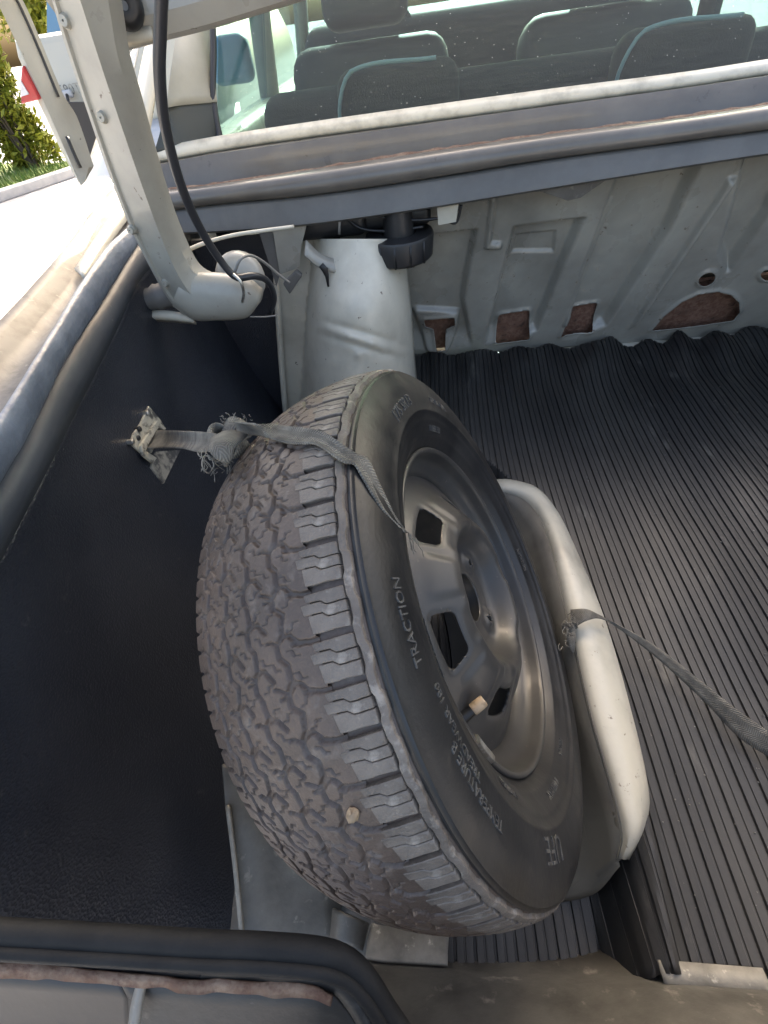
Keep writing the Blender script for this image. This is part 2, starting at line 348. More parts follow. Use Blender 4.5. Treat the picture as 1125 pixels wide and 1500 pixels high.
def bush(c, rx, rz, n, label, group, seed):
    rng = random.Random(seed)
    t = empty('bush', (c[0], c[1], GZ), label, 'bush', group)
    st = []
    for k in range(6):
        a = rng.random()*6.28
        st.append(tube_mesh(cr([(c[0]+.05*math.cos(a), c[1]+.05*math.sin(a), GZ-.02), (c[0]+rx*.3*math.cos(a), c[1]+rx*.3*math.sin(a), c[2]*.5+GZ*.5), (c[0]+rx*.6*math.cos(a), c[1]+rx*.6*math.sin(a), c[2]+rz*.5)], 8), np.linspace(.035, .008, 8), 6))
    V, F = merge(st); build('stem', V, F, 'bark', t)
    V = []; F = []
    cl = [(rng.gauss(0, .5)*rx, rng.gauss(0, .5)*rx, rng.uniform(-.9, .9)*rz, rng.uniform(.2, .42)) for _ in range(34)]
    for i in range(n):
        k = cl[rng.randrange(len(cl))]; q = np.array([c[0]+k[0]+rng.gauss(0, k[3])*.8*rx*.6, c[1]+k[1]+rng.gauss(0, k[3])*.8*rx*.6, c[2]+k[2]+rng.gauss(0, k[3])*rz*.6])
        if q[2] < GZ+.1: continue
        d = np.array([rng.gauss(0, 1), rng.gauss(0, 1), rng.gauss(0, 1)]); d /= np.linalg.norm(d)
        e = np.cross(d, (rng.random(), rng.random(), rng.random())); e /= np.linalg.norm(e); l = rng.uniform(.05, .10); w = l*.32
        n0 = len(V); V += [q-d*l, q+e*w, q+d*l, q-e*w]; F.append((n0, n0+1, n0+2, n0+3))
    build('foliage', V, F, 'leaf', t, smooth=False)
bush(P(52, -10, 'y', 11.5), .85, .75, 7000, 'yellow green leafy bush behind the roof of the parked car', 'bushes beyond the car', 3)
bush(P(2, 158, 'y', 9.5), .36, .75, 6500, 'yellow green leafy bush beside the red tail lamp of the parked car', 'bushes beyond the car', 5)

def parked_car():
    y0 = 5.0
    t = empty('parked_car', (-2.2, y0+1.6, GZ), 'cream parked car with red tail lamp seen past the boot hinge arm', 'car')
    # body shell: cross-sections along y, left side at x=-3.2, right side at x=-1.5
    xl, xr = -3.34, -1.55; xc = (xl+xr)/2; hw = (xr-xl)/2
    def sec(y, zs):   # zs: list of (halfwidth factor, z)
        L = [(xc-hw*f, y, z) for f, z in zs]; Rr = [(xc+hw*f, y, z) for f, z in reversed(zs)]; return L+Rr
    low = [(.93, -.30), (.99, -.12), (1, .18), (.97, .52), (.93, .80), (.88, .90)]
    rows = []
    for y, s, top in ((y0+.02, .84, .84), (y0+.05, .90, .88), (y0+.14, .96, .90), (y0+.5, 1.0, .93), (y0+1.4, 1.0, .93), (y0+3.6, 1.0, .90), (y0+4.1, .95, .70)):
        zs = [(f*s, min(z, top)) for f, z in low]; rows.append(sec(y, zs))
    V = [p for r in rows for p in r]; nc = len(rows[0]); F = gridfaces(len(rows), nc, closed_c=True)+[tuple(range(nc)), tuple(range(len(V)-nc, len(V)))]
    build('body', V, F, 'nbody', t, angle=40)
    # greenhouse
    g = [(y0+.75, .92, .90), (y0+1.15, .78, 1.38), (y0+2.5, .78, 1.40), (y0+3.2, .90, .90)]
    V = []
    for y, f, z in g: V += [(xc-hw*f, y, z), (xc+hw*f, y, z)]
    V += [(xc-hw*.95, y0+.7, .88), (xc+hw*.95, y0+.7, .88), (xc-hw*.95, y0+3.3, .88), (xc+hw*.95, y0+3.3, .88)]
    build('glasshouse', V, [(0, 1, 3, 2), (4, 5, 7, 6), (2, 3, 5, 4), (0, 2, 4, 6), (1, 7, 5, 3), (0, 6, 7, 1)], 'nglass', t, smooth=False)
    V, F = boxm((xc, y0+1.82, 1.41), (hw*1.56, 1.4, .05)); build('roof', V, F, 'nbody', t, bevel=.02)
    # bumper
    rows = []
    for z, yy, s in ((-.36, .06, .95), (-.30, -.06, .99), (-.10, -.14, 1.01), (.12, -.15, 1.02), (.26, -.12, 1.01), (.33, -.02, .99)):
        rows.append([(xc+hw*s*f, y0+yy+.42*abs(f)**5, z) for f in np.linspace(-1, 1, 25)])
    o = loft('bumper', rows, 'nwhite', t, angle=60, thick=.01)
    # dark number-plate recess with a pale plate
    px = [(86, 150), (150, 150), (150, 238), (104, 238)]
    V, F = prism([P(*q, 'y', y0-.165) for q in px], (0, .04, 0)); build('plate_recess', V, F, 'black', t, smooth=False)
    # tail lamp
    lp = [(31, 95), (58, 146), (30, 153), (29, 120)]
    V, F = prism([P(*q, 'y', y0-.02) for q in lp], (0, .14, 0)); lamp = build('tail_lamp', V, F, 'nred', t, smooth=False, bevel=.015)
    lp2 = [(30, 118), (42, 138), (30, 142)]
    V, F = prism([P(*q, 'y', y0-.03) for q in lp2], (0, .05, 0)); build('reversing_lens', V, F, 'lampwhite', lamp, smooth=False)
    c = P(96, 138, 'y', y0-.03); V, F = boxm(c, (.12, .04, .05)); build('boot_handle', V, F, 'nwhite', t, bevel=.012)
    a = P(98, 139, 'y', y0-.05); b = P(103, 162, 'y', y0-.17); V, F = tube_mesh([a, (a+b)/2, b], .012, 8); build('lock_rod', V, F, 'black', t)
    V, F = text_mesh('1580T', .095); c = P(96, 127, 'y', y0-.012)
    V = np.array([(c[0]+v[0], y0-.012-v[2], c[2]-.05+v[1]) for v in V]); build('badge', V, F, 'bracketgrey', t, smooth=False)
    for sx in (-1, 1):
        for yy in (.85, 3.3):
            V, F = lathe_mesh([(-.1, .02), (-.1, .26), (-.07, .31), (.07, .31), (.1, .26), (.1, .02)], 28)
            V = [(xc+sx*(hw-.11)+v[2], y0+yy+v[0], GZ+.31+v[1]) for v in V]; build('wheel', V, F, 'tyre2', t, angle=40)
parked_car()

# ------------------------------------------------------------------ the car whose boot this is
car = empty('car', (.22, .5, GZ), 'cream car with its boot open, the spare wheel standing inside', 'car')
XR = 1.05                                     # right side of what is built
# --- front edge of the boot opening, lines given across the picture (left to right)
E = {
 'glass': ([(228, 222), (318, 205), (450, 185), (600, 164), (800, 137), (1000, 112), (1125, 93), (1400, 52)], 1.10),
 'sealb': ([(222, 236), (318, 218), (450, 198), (600, 178), (800, 151), (1000, 124), (1125, 105), (1400, 64)], 1.085),
 'scutm': ([(224, 250), (318, 232), (450, 213), (600, 192), (800, 164), (1000, 137), (1125, 119), (1400, 79)], 1.055),
 'scutb': ([(228, 268), (318, 255), (450, 236), (600, 212), (800, 183), (1000, 156), (1125, 139), (1400, 100)], 1.035),
 'rust0': ([(233, 279), (318, 269), (450, 249), (600, 225), (800, 197), (1000, 171), (1125, 152), (1400, 113)], 1.012),
 'rust1': ([(234, 283), (318, 273), (450, 253), (600, 230), (800, 201), (1000, 176), (1125, 157), (1400, 118)], 1.004),
 'bar1':  ([(238, 293), (320, 282), (450, 266), (600, 244), (800, 214), (1000, 188), (1125, 170), (1400, 131)], .985),
 'bar2':  ([(244, 306), (325, 296), (450, 284), (600, 263), (800, 231), (1000, 204), (1125, 187), (1400, 149)], .972),
 'fl0':   ([(248, 312), (325, 303), (450, 291), (600, 271), (800, 239), (1000, 212), (1125, 195), (1400, 157)], .975),
 'fl1':   ([(250, 344), (325, 341), (450, 331), (600, 311), (800, 279), (1000, 247), (1125, 228), (1400, 190)], .965),
}
def EL(k, dy=0, dz=0): return [P(*q, 'y', E[k][1])+np.array([0, dy, dz]) for q in E[k][0]]
N = 60
loft('window_seal', [EL('glass', .01, -.004), EL('glass', -.002, .004), EL('sealb', -.002, .003), EL('sealb', .004, -.006)], 'windowseal', car, N, thick=.004)
sc = EL('sealb', .006, -.006)
loft('rear_scuttle_panel', [sc, EL('scutm', 0, .006), EL('scutb'), EL('scutb', -.002, -.018), EL('rust0', .004, -.022)], 'taupe', car, N, thick=.002, angle=50)
def jag(rows, amp, seed):
    R = [cr(r, 160) for r in rows]
    for k, r in enumerate(R):
        r[:, 2] += amp*(vnoise(r[:, 0]*60, r[:, 0]*0+k*3, seed)-.5); r[:, 1] += amp*(vnoise(r[:, 0]*90, r[:, 0]*0+k*5, seed+2)-.5)
    return R
loft('rusty_seam', jag([EL('rust0', .004, -.022), EL('rust0', 0, .001), EL('rust1', -.002, .0)], .003, 4), 'rust', car, thick=.0025)
b0, bm_, b9 = EL('rust1'), EL('bar1', -.010, .008), EL('bar2')
loft('boot_opening_edge', [b0, EL('rust1', -.008, .004), bm_, EL('bar1', -.016, -.004), b9, EL('bar2', .012, -.006)], 'taupe', car, N, thick=.002, angle=60)
loft('opening_inner_groove', [EL('bar2', .010, -.002), EL('fl0', .012, .002)], 'black', car, N, thick=.002)
loft('shelf_flange', [EL('fl0', .008, .004), EL('fl0', 0, -.002), EL('fl1', 0, .004), EL('fl1', .006, 0), EL('fl1', .02, .006)], 'greyflange', car, N, thick=.002, angle=50)
# underside of the parcel shelf, closes the boot at the front
f1 = EL('fl1', .018, .005)
loft('parcel_shelf_underside', [f1, [q+np.array([0, .10, .02]) for q in f1], [np.array([q[0], 1.16, .565]) for q in f1]], 'black', car, N, thick=.002)

# --- rear window, pillar
gl = EL('glass', .004, .0)
gdir = np.array([0, .52, .36])
g_rows = [[q+gdir*t for q in gl[1:]] for t in (0, .35, .7, 1.0)]
win = loft('rear_window', g_rows, 'glass', car, 40)
tl = P(311, 30, 'y', 1.24); bl = gl[1]
tube('window_gasket', [bl+np.array([.006, -.004, -.006]), bl+(tl-bl)*.35+np.array([-.004, -.004, 0]), bl+(tl-bl)*.8, bl+(tl-bl)*1.3+np.array([.0, 0, 0]), bl+(tl-bl)*2.2], .006, 'black', win, samples=24)
def pxloft(name, lines, mat, parent, n=30, **kw):
    """lines: list of (pixel list, axis, value or list of values)"""
    rows = []
    for pts, ax, v in lines:
        vv = v if isinstance(v, (list, tuple)) else [v]*len(pts)
        rows.append([P(*q, ax, w) for q, w in zip(pts, vv)])
    return loft(name, rows, mat, parent, n, **kw)
pxloft('rear_pillar', [([(312, 30), (314, 100), (318, 150)], 'y', [1.30, 1.20, 1.14]), ([(285, 20), (278, 90), (262, 155)], 'y', [1.27, 1.17, 1.12]), ([(262, 20), (252, 90), (243, 158)], 'y', [1.24, 1.14, 1.10])], 'cabinlight', car, 12, thick=.004)
pxloft('pillar_lower_trim', [([(318, 150), (320, 180), (322, 208)], 'y', [1.142, 1.12, 1.105]), ([(262, 155), (256, 185), (250, 219)], 'y', [1.122, 1.105, 1.095]), ([(243, 158), (236, 190), (226, 224)], 'y', [1.102, 1.10, 1.09])], 'trim', car, 10, thick=.004)
pxloft('pillar_outer_moulding', [([(252, 20), (228, 140), (216, 222)], 'y', [1.22, 1.13, 1.09]), ([(236, 20), (214, 140), (206, 215)], 'y', [1.22, 1.13, 1.085]), ([(224, 20), (196, 160), (190, 232)], 'y', [1.24, 1.15, 1.10])], 'paint', car, 20, thick=.004, angle=60)
# the outer quarter panel rising into the roof pillar
pxloft('quarter_panel_pillar', [([(205, 60), (178, 190), (165, 275), (182, 300)], 'y', [1.26, 1.17, 1.10, 1.05]), ([(165, 120), (140, 208), (110, 292), (100, 310)], 'y', [1.36, 1.26, 1.10, 1.02])], 'fender', car, 20, thick=.003)

# --- left gutter, rubber seal and inner flange, front to rear
GX = {
 'fo': ([(182, 262), (147, 300), (92, 373), (37, 438), (-30, 508), (-110, 590)], [-.615, -.60, -.565, -.545, -.53, -.52]),
 'gm': ([(190, 290), (160, 335), (112, 405), (55, 478), (-20, 560), (-110, 660)], [-.565, -.555, -.53, -.51, -.495, -.485]),
 'so': ([(225, 300), (190, 330), (147, 373), (92, 458), (37, 548), (-20, 640), (-100, 775)], [-.50, -.50, -.49, -.465, -.44, -.425, -.41]),
 'sc': ([(232, 312), (196, 342), (154, 400), (98, 485), (40, 590), (-20, 690), (-100, 830)], [-.485, -.483, -.473, -.448, -.424, -.41, -.395]),
 'si': ([(236, 325), (202, 360), (152, 440), (95, 530), (38, 648), (-20, 742), (-100, 890)], [-.49, -.488, -.478, -.455, -.43, -.415, -.40]),
 'fb': ([(240, 372), (206, 408), (165, 494), (110, 604), (55, 714), (0, 820), (-60, 940)], [-.478, -.475, -.465, -.445, -.42, -.405, -.395]),
}
def GL(k, d=(0, 0, 0)): return [P(*q, 'x', v)+np.array(d) for q, v in zip(*GX[k])]
def GI(a, b, t, d=(0, 0, 0)):
    A, B = cr(GL(a), 40), cr(GL(b), 40); return A*(1-t)+B*t+np.array(d)
loft('side_gutter', [GI('fo', 'fo', 0, (0, 0, .004)), GI('fo', 'gm', .25, (0, 0, .0)), GI('fo', 'gm', .7, (0, 0, -.006)), GI('gm', 'gm', 0, (0, 0, -.012)), GI('gm', 'so', .55, (0, 0, -.014)), GI('so', 'so', 0, (0, 0, -.006))], 'gutter', car, thick=.002)
pxloft('gutter_end_fillet', [([(178, 298), (150, 335), (110, 396)], 'x', [-.575, -.555, -.534]), ([(186, 303), (158, 342), (118, 402)], 'x', [-.555, -.538, -.517]), ([(190, 318), (160, 358), (122, 409)], 'x', [-.545, -.526, -.508])], 'paint', car, 20, thick=.004)
sA, sB, sC = cr(GL('so'), 60), cr(GL('sc'), 60), cr(GL('si'), 60)
rows = []
cen = (sA+sC)/2
for k in range(12):
    w = 2*math.pi*k/12; e1 = (sA-sC)/2; e2 = sB-cen; e2 = e2/np.linalg.norm(e2, axis=1)[:, None]*.0125
    wob = 1+.10*(vnoise(np.arange(60)*.55, np.full(60, k*.6), 9)-.5)[:, None]
    rows.append(cen+(e1*math.cos(w)+e2*math.sin(w))*wob)
loft('opening_weatherstrip', rows, 'seal_blue', car, closed=True, caps=True)
loft('side_inner_flange', [GI('si', 'si', 0, (.0, 0, .004)), GI('si', 'fb', .5, (.004, 0, 0)), GI('fb', 'fb', 0), GI('fb', 'fb', 0, (-.012, 0, -.002))], 'flangeblue', car, thick=.002)
# outer fender
fo = cr(GL('fo'), 40)
loft('fender', [fo+np.array([.0, 0, .003]), fo+np.array([-.05, 0, .008]), fo+np.array([-.16, 0, -.004]), np.c_[np.minimum(fo[:, 0]-.26, -.80), fo[:, 1], fo[:, 2]-.05], np.c_[np.full(40, -.86), fo[:, 1], fo[:, 2]-.25], np.c_[np.full(40, -.86), fo[:, 1], np.full(40, -.3)]], 'fender', car, thick=.003)
# --- dark side lining
fb = cr(GL('fb'), 60)
xtop = fb[:, 0]-.006
ext = np.vstack([fb[0]+np.array([-.02, .25, .0]), fb, fb[-1]+np.array([.03, -.22, -.04])])
ext = cr(ext, 90)
rows = []
for k, t in enumerate(np.linspace(0, 1, 60)):
    z = ext[:, 2]*(1-t)+(-.03)*t-.002
    bow = -.020*math.sin(math.pi*t)
    x = ext[:, 0]-.006+.085*t**1.6+bow+.004*(vnoise(ext[:, 1]*7, np.full(90, t*5), 3)-.5)
    rows.append(np.c_[x, ext[:, 1], z])
loft('side_lining', rows, 'lining', car, thick=.003)
LINE = np.array(rows)           # (60, 90, 3)
def on_lining(px, py, lift=0.0):
    """nearest lining vertex along the ray"""
    v = D(px, py); v = v/np.linalg.norm(v); q = LINE.reshape(-1, 3)-CAM; t = q@v; d = np.linalg.norm(q-t[:, None]*v, axis=1)
    idx = np.argsort(d)[:4]; w = 1/(d[idx]+1e-4); tt = (t[idx]*w).sum()/w.sum(); return CAM+v*(tt-lift)

# --- seat-back panel at the front of the boot
p0 = np.array([0, 1.19, .08]); wdir = np.array([0, -.15, .42]); wl = np.linalg.norm(wdir); wdir /= wl; pn = np.array([0, .42, .15]); pn /= np.linalg.norm(pn)
def S2(px, py):
    q = PP(px, py, p0, pn); return (q[0], (q-p0)@wdir)
def c5(x, y): return S2(560+x/1.991, 230+y/1.991)
def seat_panel():
    xs = np.arange(-.16, 1.14, .0032); ss = np.arange(-.012, .50, .0032)
    X, S = np.meshgrid(xs, ss); h = np.zeros_like(X)
    def emb(poly, depth, w, off=0):
        nonlocal h
        h = h+depth*2.5*(1-sstep(-w, w, polysdf(X, S, poly)+off))
    emb([c5(60, 240), c5(275, 215), c5(250, 330), c5(235, 420), c5(262, 560), c5(60, 560)], .010, .007)
    emb([c5(385, 208), c5(585, 182), c5(520, 330), c5(448, 505), c5(300, 545), c5(345, 370)], .011, .008)
    emb([c5(395, 250), c5(510, 240), c5(505, 300), c5(380, 300)], .003, .003)
    emb([c5(690, 60), c5(925, 20), c5(830, 220), c5(650, 490), c5(520, 545), c5(600, 300)], .012, .010)
    emb([c5(1065, 0), c5(1210, -20), c5(1130, 160), c5(1010, 330), c5(990, 280)], .011, .010)
    emb([c5(1010, 60), c5(1030, 60), c5(745, 480), c5(720, 500)], -.006, .006)
    emb([c5(660, 150), c5(672, 150), c5(545, 480), c5(530, 490)], -.005, .005)
    emb([c5(318, 115), c5(330, 115), c5(315, 245), c5(345, 248), c5(345, 262), c5(300, 262)], -.004, .003)
    h = h*sstep(.012, .085, S)            # the pressings run out above the row of openings
    # openings with raised rims
    cut = []
    def rpoly(pts, r, n=5):
        """round polygon corners"""
        out = []; m = len(pts); pts = [np.array(p) for p in pts]
        for i in range(m):
            a, b, c = pts[i-1], pts[i], pts[(i+1) % m]; u = (a-b)/np.linalg.norm(a-b); v = (c-b)/np.linalg.norm(c-b)
            for t in np.linspace(0, 1, n): out.append((b+u*r*(1-t)**2+v*r*t**2))
        return out
    pad = rpoly([c5(90, 455), c5(228, 462), c5(215, 520), c5(190, 560), c5(130, 560), c5(112, 510)], .012); emb(pad, -.006, .006)
    cut.append(rpoly([c5(122, 480), c5(210, 472), c5(212, 495), c5(186, 505), c5(182, 550), c5(158, 555), c5(150, 505), c5(126, 498)], .004))
    cut.append(rpoly([c5(342, 478), c5(432, 464), c5(428, 528), c5(330, 540)], .008))
    cut.append(rpoly([c5(552, 458), c5(632, 444), c5(612, 510), c5(518, 522)], .008))
    half = [c5(785, 502), c5(820, 460), c5(870, 420), c5(920, 396), c5(975, 388), c5(1015, 398), c5(1038, 420), c5(1040, 450), c5(1022, 472), c5(900, 490)]; cut.append(half)
    cut.append([c5(945+22*math.cos(a)-10*math.sin(a), 352-14*math.cos(a)*1.0-14*math.sin(a)) for a in np.linspace(0, 6.28, 14)[:-1]])
    cut.append([c5(1122+20*math.cos(a), 340+16*math.sin(a)) for a in np.linspace(0, 6.28, 14)[:-1]])
    sd = np.full(X.shape, 1e9)
    for c in cut: sd = np.minimum(sd, polysdf(X, S, c))
    h = h-.006*np.exp(-(np.clip(sd, 0, 1)/.006)**2)
    h += .0016*(vnoise(X*16, S*16, 2)-.5)+.001*(vnoise(X*45, S*45, 5)-.5)
    # snap the hole edges
    gx = np.gradient(sd, axis=1)/.0032; gs = np.gradient(sd, axis=0)/.0032; near = np.abs(sd) < .0023
    Xs = np.where(near, X-gx*sd, X); Ss = np.where(near, S-gs*sd, S)
    V = p0+Xs.ravel()[:, None]*np.array([1, 0, 0])+Ss.ravel()[:, None]*wdir+h.ravel()[:, None]*pn
    ny, nx = X.shape; sdc = (sd[:-1, :-1]+sd[1:, :-1]+sd[:-1, 1:]+sd[1:, 1:])/4
    F = [(i*nx+j, i*nx+j+1, (i+1)*nx+j+1, (i+1)*nx+j) for i in range(ny-1) for j in range(nx-1) if sdc[i, j] > 0]
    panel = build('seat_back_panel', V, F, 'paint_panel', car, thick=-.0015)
    # felt board seen in the openings
    q = [p0+np.array([x, 0, 0])+wdir*s+pn*.030 for x, s in ((-.15, -.01), (1.1, -.01), (1.1, .16), (-.15, .16))]
    V, F = prism(q, pn*.01); build('felt_backing', V, F, 'felt', car, smooth=False)
    # ledge at the foot
    ld = [[S2(600, 527), S2(760, 518), S2(900, 505), S2(1125, 486), S2(1400, 455)]]
    base = [p0+np.array([x, 0, 0])+wdir*s for x, s in ld[0]]
    loft('panel_foot_flange', jag([[q+np.array([0, .004, .008]) for q in base], [q+np.array([0, -.018, -.002]) for q in base], [q+np.array([0, -.024, -.010]) for q in base]], .004, 11), 'paint', car, thick=.002)
    # torn sheet scrap hanging under the flange
    V, F = prism([P(*q, 'y', .99) for q in ((790, 280), (890, 262), (850, 290), (832, 294))], (0, .002, 0)); build('torn_scrap', V, F, 'grime', car, smooth=False)
    # brackets left of the panel top
    V, F = prism([P(*q, 'y', .985) for q in ((640, 300), (672, 296), (668, 325), (642, 330))], (0, .003, 0)); build('shelf_tab', V, F, 'paint', car, smooth=False)
seat_panel()
# --- wheel housing (bulging cream tower behind the tyre)
def housing():
    nr, nc = 90, 80; V = []
    for i in range(nr):
        t = i/(nr-1); py = 350+t*310
        xl = np.interp(py, [322, 440, 600, 660], [408, 405, 416, 422]); xr = np.interp(py, [330, 400, 460, 520, 575, 660], [585, 597, 603, 607, 612, 622])
        for j in range(nc):
            s = j/(nc-1); px = xl+(xr-xl)*s
            q_ = np.clip((s-(.30-.22*t))/(.70+.22*t), 0, 1); y = 1.035-.21*math.sqrt(max(0, 1-(2*q_-1)**2))*(.72+.28*t)+.05*(1-sstep(345, 470, py))
            # creases and dents from a knock
            l1 = py-(468+.30*(px-470)); e = math.exp(-((px-535)/60)**2); w = 0
            w += .006*math.exp(-(l1/5)**2)*e-.006*math.exp(-((l1-12)/5)**2)*e+.004*math.exp(-((l1-22)/5)**2)*e
            w += .004*(vnoise(px*.05, py*.06, 8)-.5)*math.exp(-((py-515)/35)**2)
            for dx, dy, r in ((480, 480, 6), (510, 492, 5), (545, 505, 6), (560, 512, 5), (578, 505, 6), (590, 500, 5), (455, 488, 6), (525, 520, 5)):
                w += -.004*math.exp(-(((px-dx)/r)**2+((py-dy)/r)**2))
            V.append(P(px, py, 'y', float(y+w)))
    h = build('wheel_housing', V, gridfaces(nr, nc), 'paint', car, thick=.003)
    # seam flange down the left edge
    e = [P(*q, 'y', 1.02) for q in ((404, 400), (406, 450), (411, 530), (417, 600), (424, 660))]
    loft('housing_seam', [[q+np.array([-.004, -.004, 0]) for q in e], [q+np.array([.0, -.016, 0]) for q in e], [q+np.array([.012, -.012, 0]) for q in e]], 'paint', car, 20, thick=.003)
    # dark tar streak
    a = [P(*q, 'y', .915) for q in ((470, 388), (476, 395), (479, 405), (481, 420))]
    tube('tar_streak', a, [.006, .007, .004, .002], 'black', h, flat=.3, updir=(0, 1, 0), samples=None)
    # collar on top of the tower
    c = [P(*q, 'y', .945) for q in ((448, 352), (470, 372), (500, 382), (532, 384))]; d = [P(*q, 'y', .925) for q in ((446, 374), (468, 392), (500, 400), (534, 396))]
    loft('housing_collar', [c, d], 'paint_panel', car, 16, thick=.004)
    # dark cavity behind
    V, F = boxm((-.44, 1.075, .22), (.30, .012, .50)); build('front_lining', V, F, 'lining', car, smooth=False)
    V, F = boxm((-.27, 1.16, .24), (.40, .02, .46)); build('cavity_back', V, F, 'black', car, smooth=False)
    # upright bracket
    V, F = prism([P(*q, 'y', .98) for q in ((398, 328), (450, 326), (441, 362), (438, 392), (410, 402))], (0, .003, 0)); br = build('shelf_bracket', V, F, 'paint_panel', car, smooth=False)
    V, F = prism([P(*q, 'y', .985) for q in ((376, 330), (398, 334), (410, 402), (405, 420))], (0, .003, 0)); build('shelf_bracket_flange', V, F, 'greyflange', car, smooth=False)
    V, F = prism([P(*q, 'y', .94) for q in ((414, 416), (434, 396), (443, 404), (424, 432))], (0, .012, 0)); build('wire_clip', V, F, 'greyflange', car, smooth=False, bevel=.003)
housing()
# --- metal floor, rear panel, right wall (the right wall is out of the picture, it shades the boot)
V, F = boxm((.40, .55, -.035), (1.6, 1.5, .02)); build('boot_floor', V, F, 'grime', car, smooth=False)
V, F = boxm((.67, .62, .055), (.88, 1.10, .018)); build('raised_floor', V, F, 'grime', car, smooth=False)
V, F = boxm((1.13, .55, .25), (.02, 1.4, .6)); build('right_lining', V, F, 'lining', car, smooth=False)
rp0 = [P(*q, 'z', v) for q, v in (((535, 1404), .0), ((660, 1412), .0), ((830, 1426), .02), ((960, 1432), .05), ((1125, 1442), .05), ((1400, 1460), .05))]
rp1 = [q+np.array([0, -.004, .05]) for q in rp0]; rp2 = [q+np.array([0, -.03, .11]) for q in rp0]; rp3 = [q+np.array([0, -.05, .22]) for q in rp0]; rp4 = [np.array([q[0], -.17, .45]) for q in rp0]; rp5 = [np.array([q[0], -.20, .48]) for q in rp0]; rp6 = [np.array([q[0], -.27, .47]) for q in rp0]  # upper rows, out of view, raised to block sky light from behind
loft('rear_inner_panel', [[q+np.array([0, .02, -.05]) for q in rp0], rp0, rp1, rp2, rp3, rp4, rp5, rp6], 'grime', car, 50, thick=.003, angle=50)
lg = [P(*q, 'z', .075) for q in ((962, 1406), (1040, 1412), (1116, 1418))]
loft('rear_ledge', [lg, [q+np.array([0, -.016, .004]) for q in lg], [q+np.array([0, -.02, -.012]) for q in lg]], 'lightgrime', car, 20, thick=.003)
pxloft('floor_board', [([(545, 1352), (560, 1356), (658, 1368)], 'z', .012), ([(538, 1380), (560, 1384), (656, 1394)], 'z', .016), ([(535, 1404), (560, 1408), (656, 1413)], 'z', .03)], 'lightgrime', car, 16, thick=.004)
# grey side piece low down beside the tyre
pxloft('lower_side_panel', [([(326, 1120), (332, 1190), (345, 1280), (353, 1376)], 'z', [.16, .13, .09, .06]), ([(360, 1120), (380, 1200), (390, 1290), (400, 1380)], 'z', [.12, .09, .05, .02]), ([(430, 1120), (450, 1230), (470, 1310), (478, 1385)], 'z', [.07, .05, .02, .0]), ([(520, 1120), (530, 1230), (500, 1320), (500, 1390)], 'z', [.02, .0, -.01, -.02])], 'grime', car, 30, thick=.003)
pxloft('side_panel_edge', [([(331, 1180), (343, 1280), (352, 1376)], 'z', [.137, .097, .067]), ([(337, 1180), (349, 1280), (358, 1376)], 'z', [.137, .097, .067])], 'lightgrime', car, 20, thick=.004)
pxloft('floor_bracket', [([(488, 1330), (484, 1378)], 'z', [.035, .03]), ([(512, 1340), (508, 1382)], 'z', [.045, .04]), ([(540, 1352), (530, 1392)], 'z', [.02, .015])], 'grime', car, 8, thick=.004)
# --- rear left corner of the opening: rubber seal, lip, tail-lamp panel
sealp = [P(*q, 'z', v) for q, v in (((-60, 1362), .44), ((120, 1372), .43), ((300, 1383), .42), ((380, 1386), .415), ((470, 1394), .41), ((510, 1408), .40), ((538, 1436), .39), ((566, 1480), .375), ((600, 1530), .36))]
tube('rear_corner_seal', sealp, .0066, 'seal', car, n=14, samples=70)
tube('rear_corner_seal_lip', [q+np.array([.0, -.0080, .001]) for q in sealp], .0040, 'seal', car, n=8, samples=70)
lip0 = [((-60, 1378), .425), ((120, 1386), .42), ((300, 1399), .41), ((380, 1402), .405), ((460, 1408), .40), ((498, 1424), .39), ((522, 1452), .38), ((546, 1492), .37), ((565, 1530), .36)]
lip1 = [((-60, 1404), .418), ((120, 1418), .412), ((300, 1432), .402), ((380, 1437), .397), ((460, 1443), .392), ((488, 1452), .385), ((508, 1474), .375), ((524, 1500), .368), ((540, 1535), .358)]
L0 = [P(*q, 'z', v) for q, v in lip0]; L1 = [P(*q, 'z', v) for q, v in lip1]
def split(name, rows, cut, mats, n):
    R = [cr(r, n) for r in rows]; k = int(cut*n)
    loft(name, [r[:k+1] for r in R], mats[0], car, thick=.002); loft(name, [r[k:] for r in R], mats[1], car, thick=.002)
split('rear_corner_lip', [L0, [(a+b)/2+np.array([0, 0, .003]) for a, b in zip(L0, L1)], L1], .54, ('black', 'shadegrime'), 80)  # black left share is shade painted onto the lip
R2 = [P(q[0], q[1]+6, 'z', v-.003) for q, v in lip1[:6]]
loft('rusty_lip_edge', jag([[q+np.array([0, 0, .002]) for q in L1[:6]], [q+np.array([0, -.003, .003]) for q in R2], R2], .0022, 21), 'rust', car, thick=.002)
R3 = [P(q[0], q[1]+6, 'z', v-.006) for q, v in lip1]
split('tail_lamp_panel', [R3, [q+np.array([0, -.012, -.02]) for q in R3], [q+np.array([.0, -.06, -.06]) for q in R3], [q+np.array([.0, -.14, -.10]) for q in R3]], .37, ('black', 'shadegrime'), 80)  # left share black too: corner shade painted onto the panel
pxloft('lamp_panel_rib', [([(205, 1432), (196, 1470), (190, 1520)], 'z', [.402, .392, .38]), ([(214, 1433), (206, 1470), (198, 1520)], 'z', [.404, .396, .386])], 'lightgrime', car, 10, thick=.004)
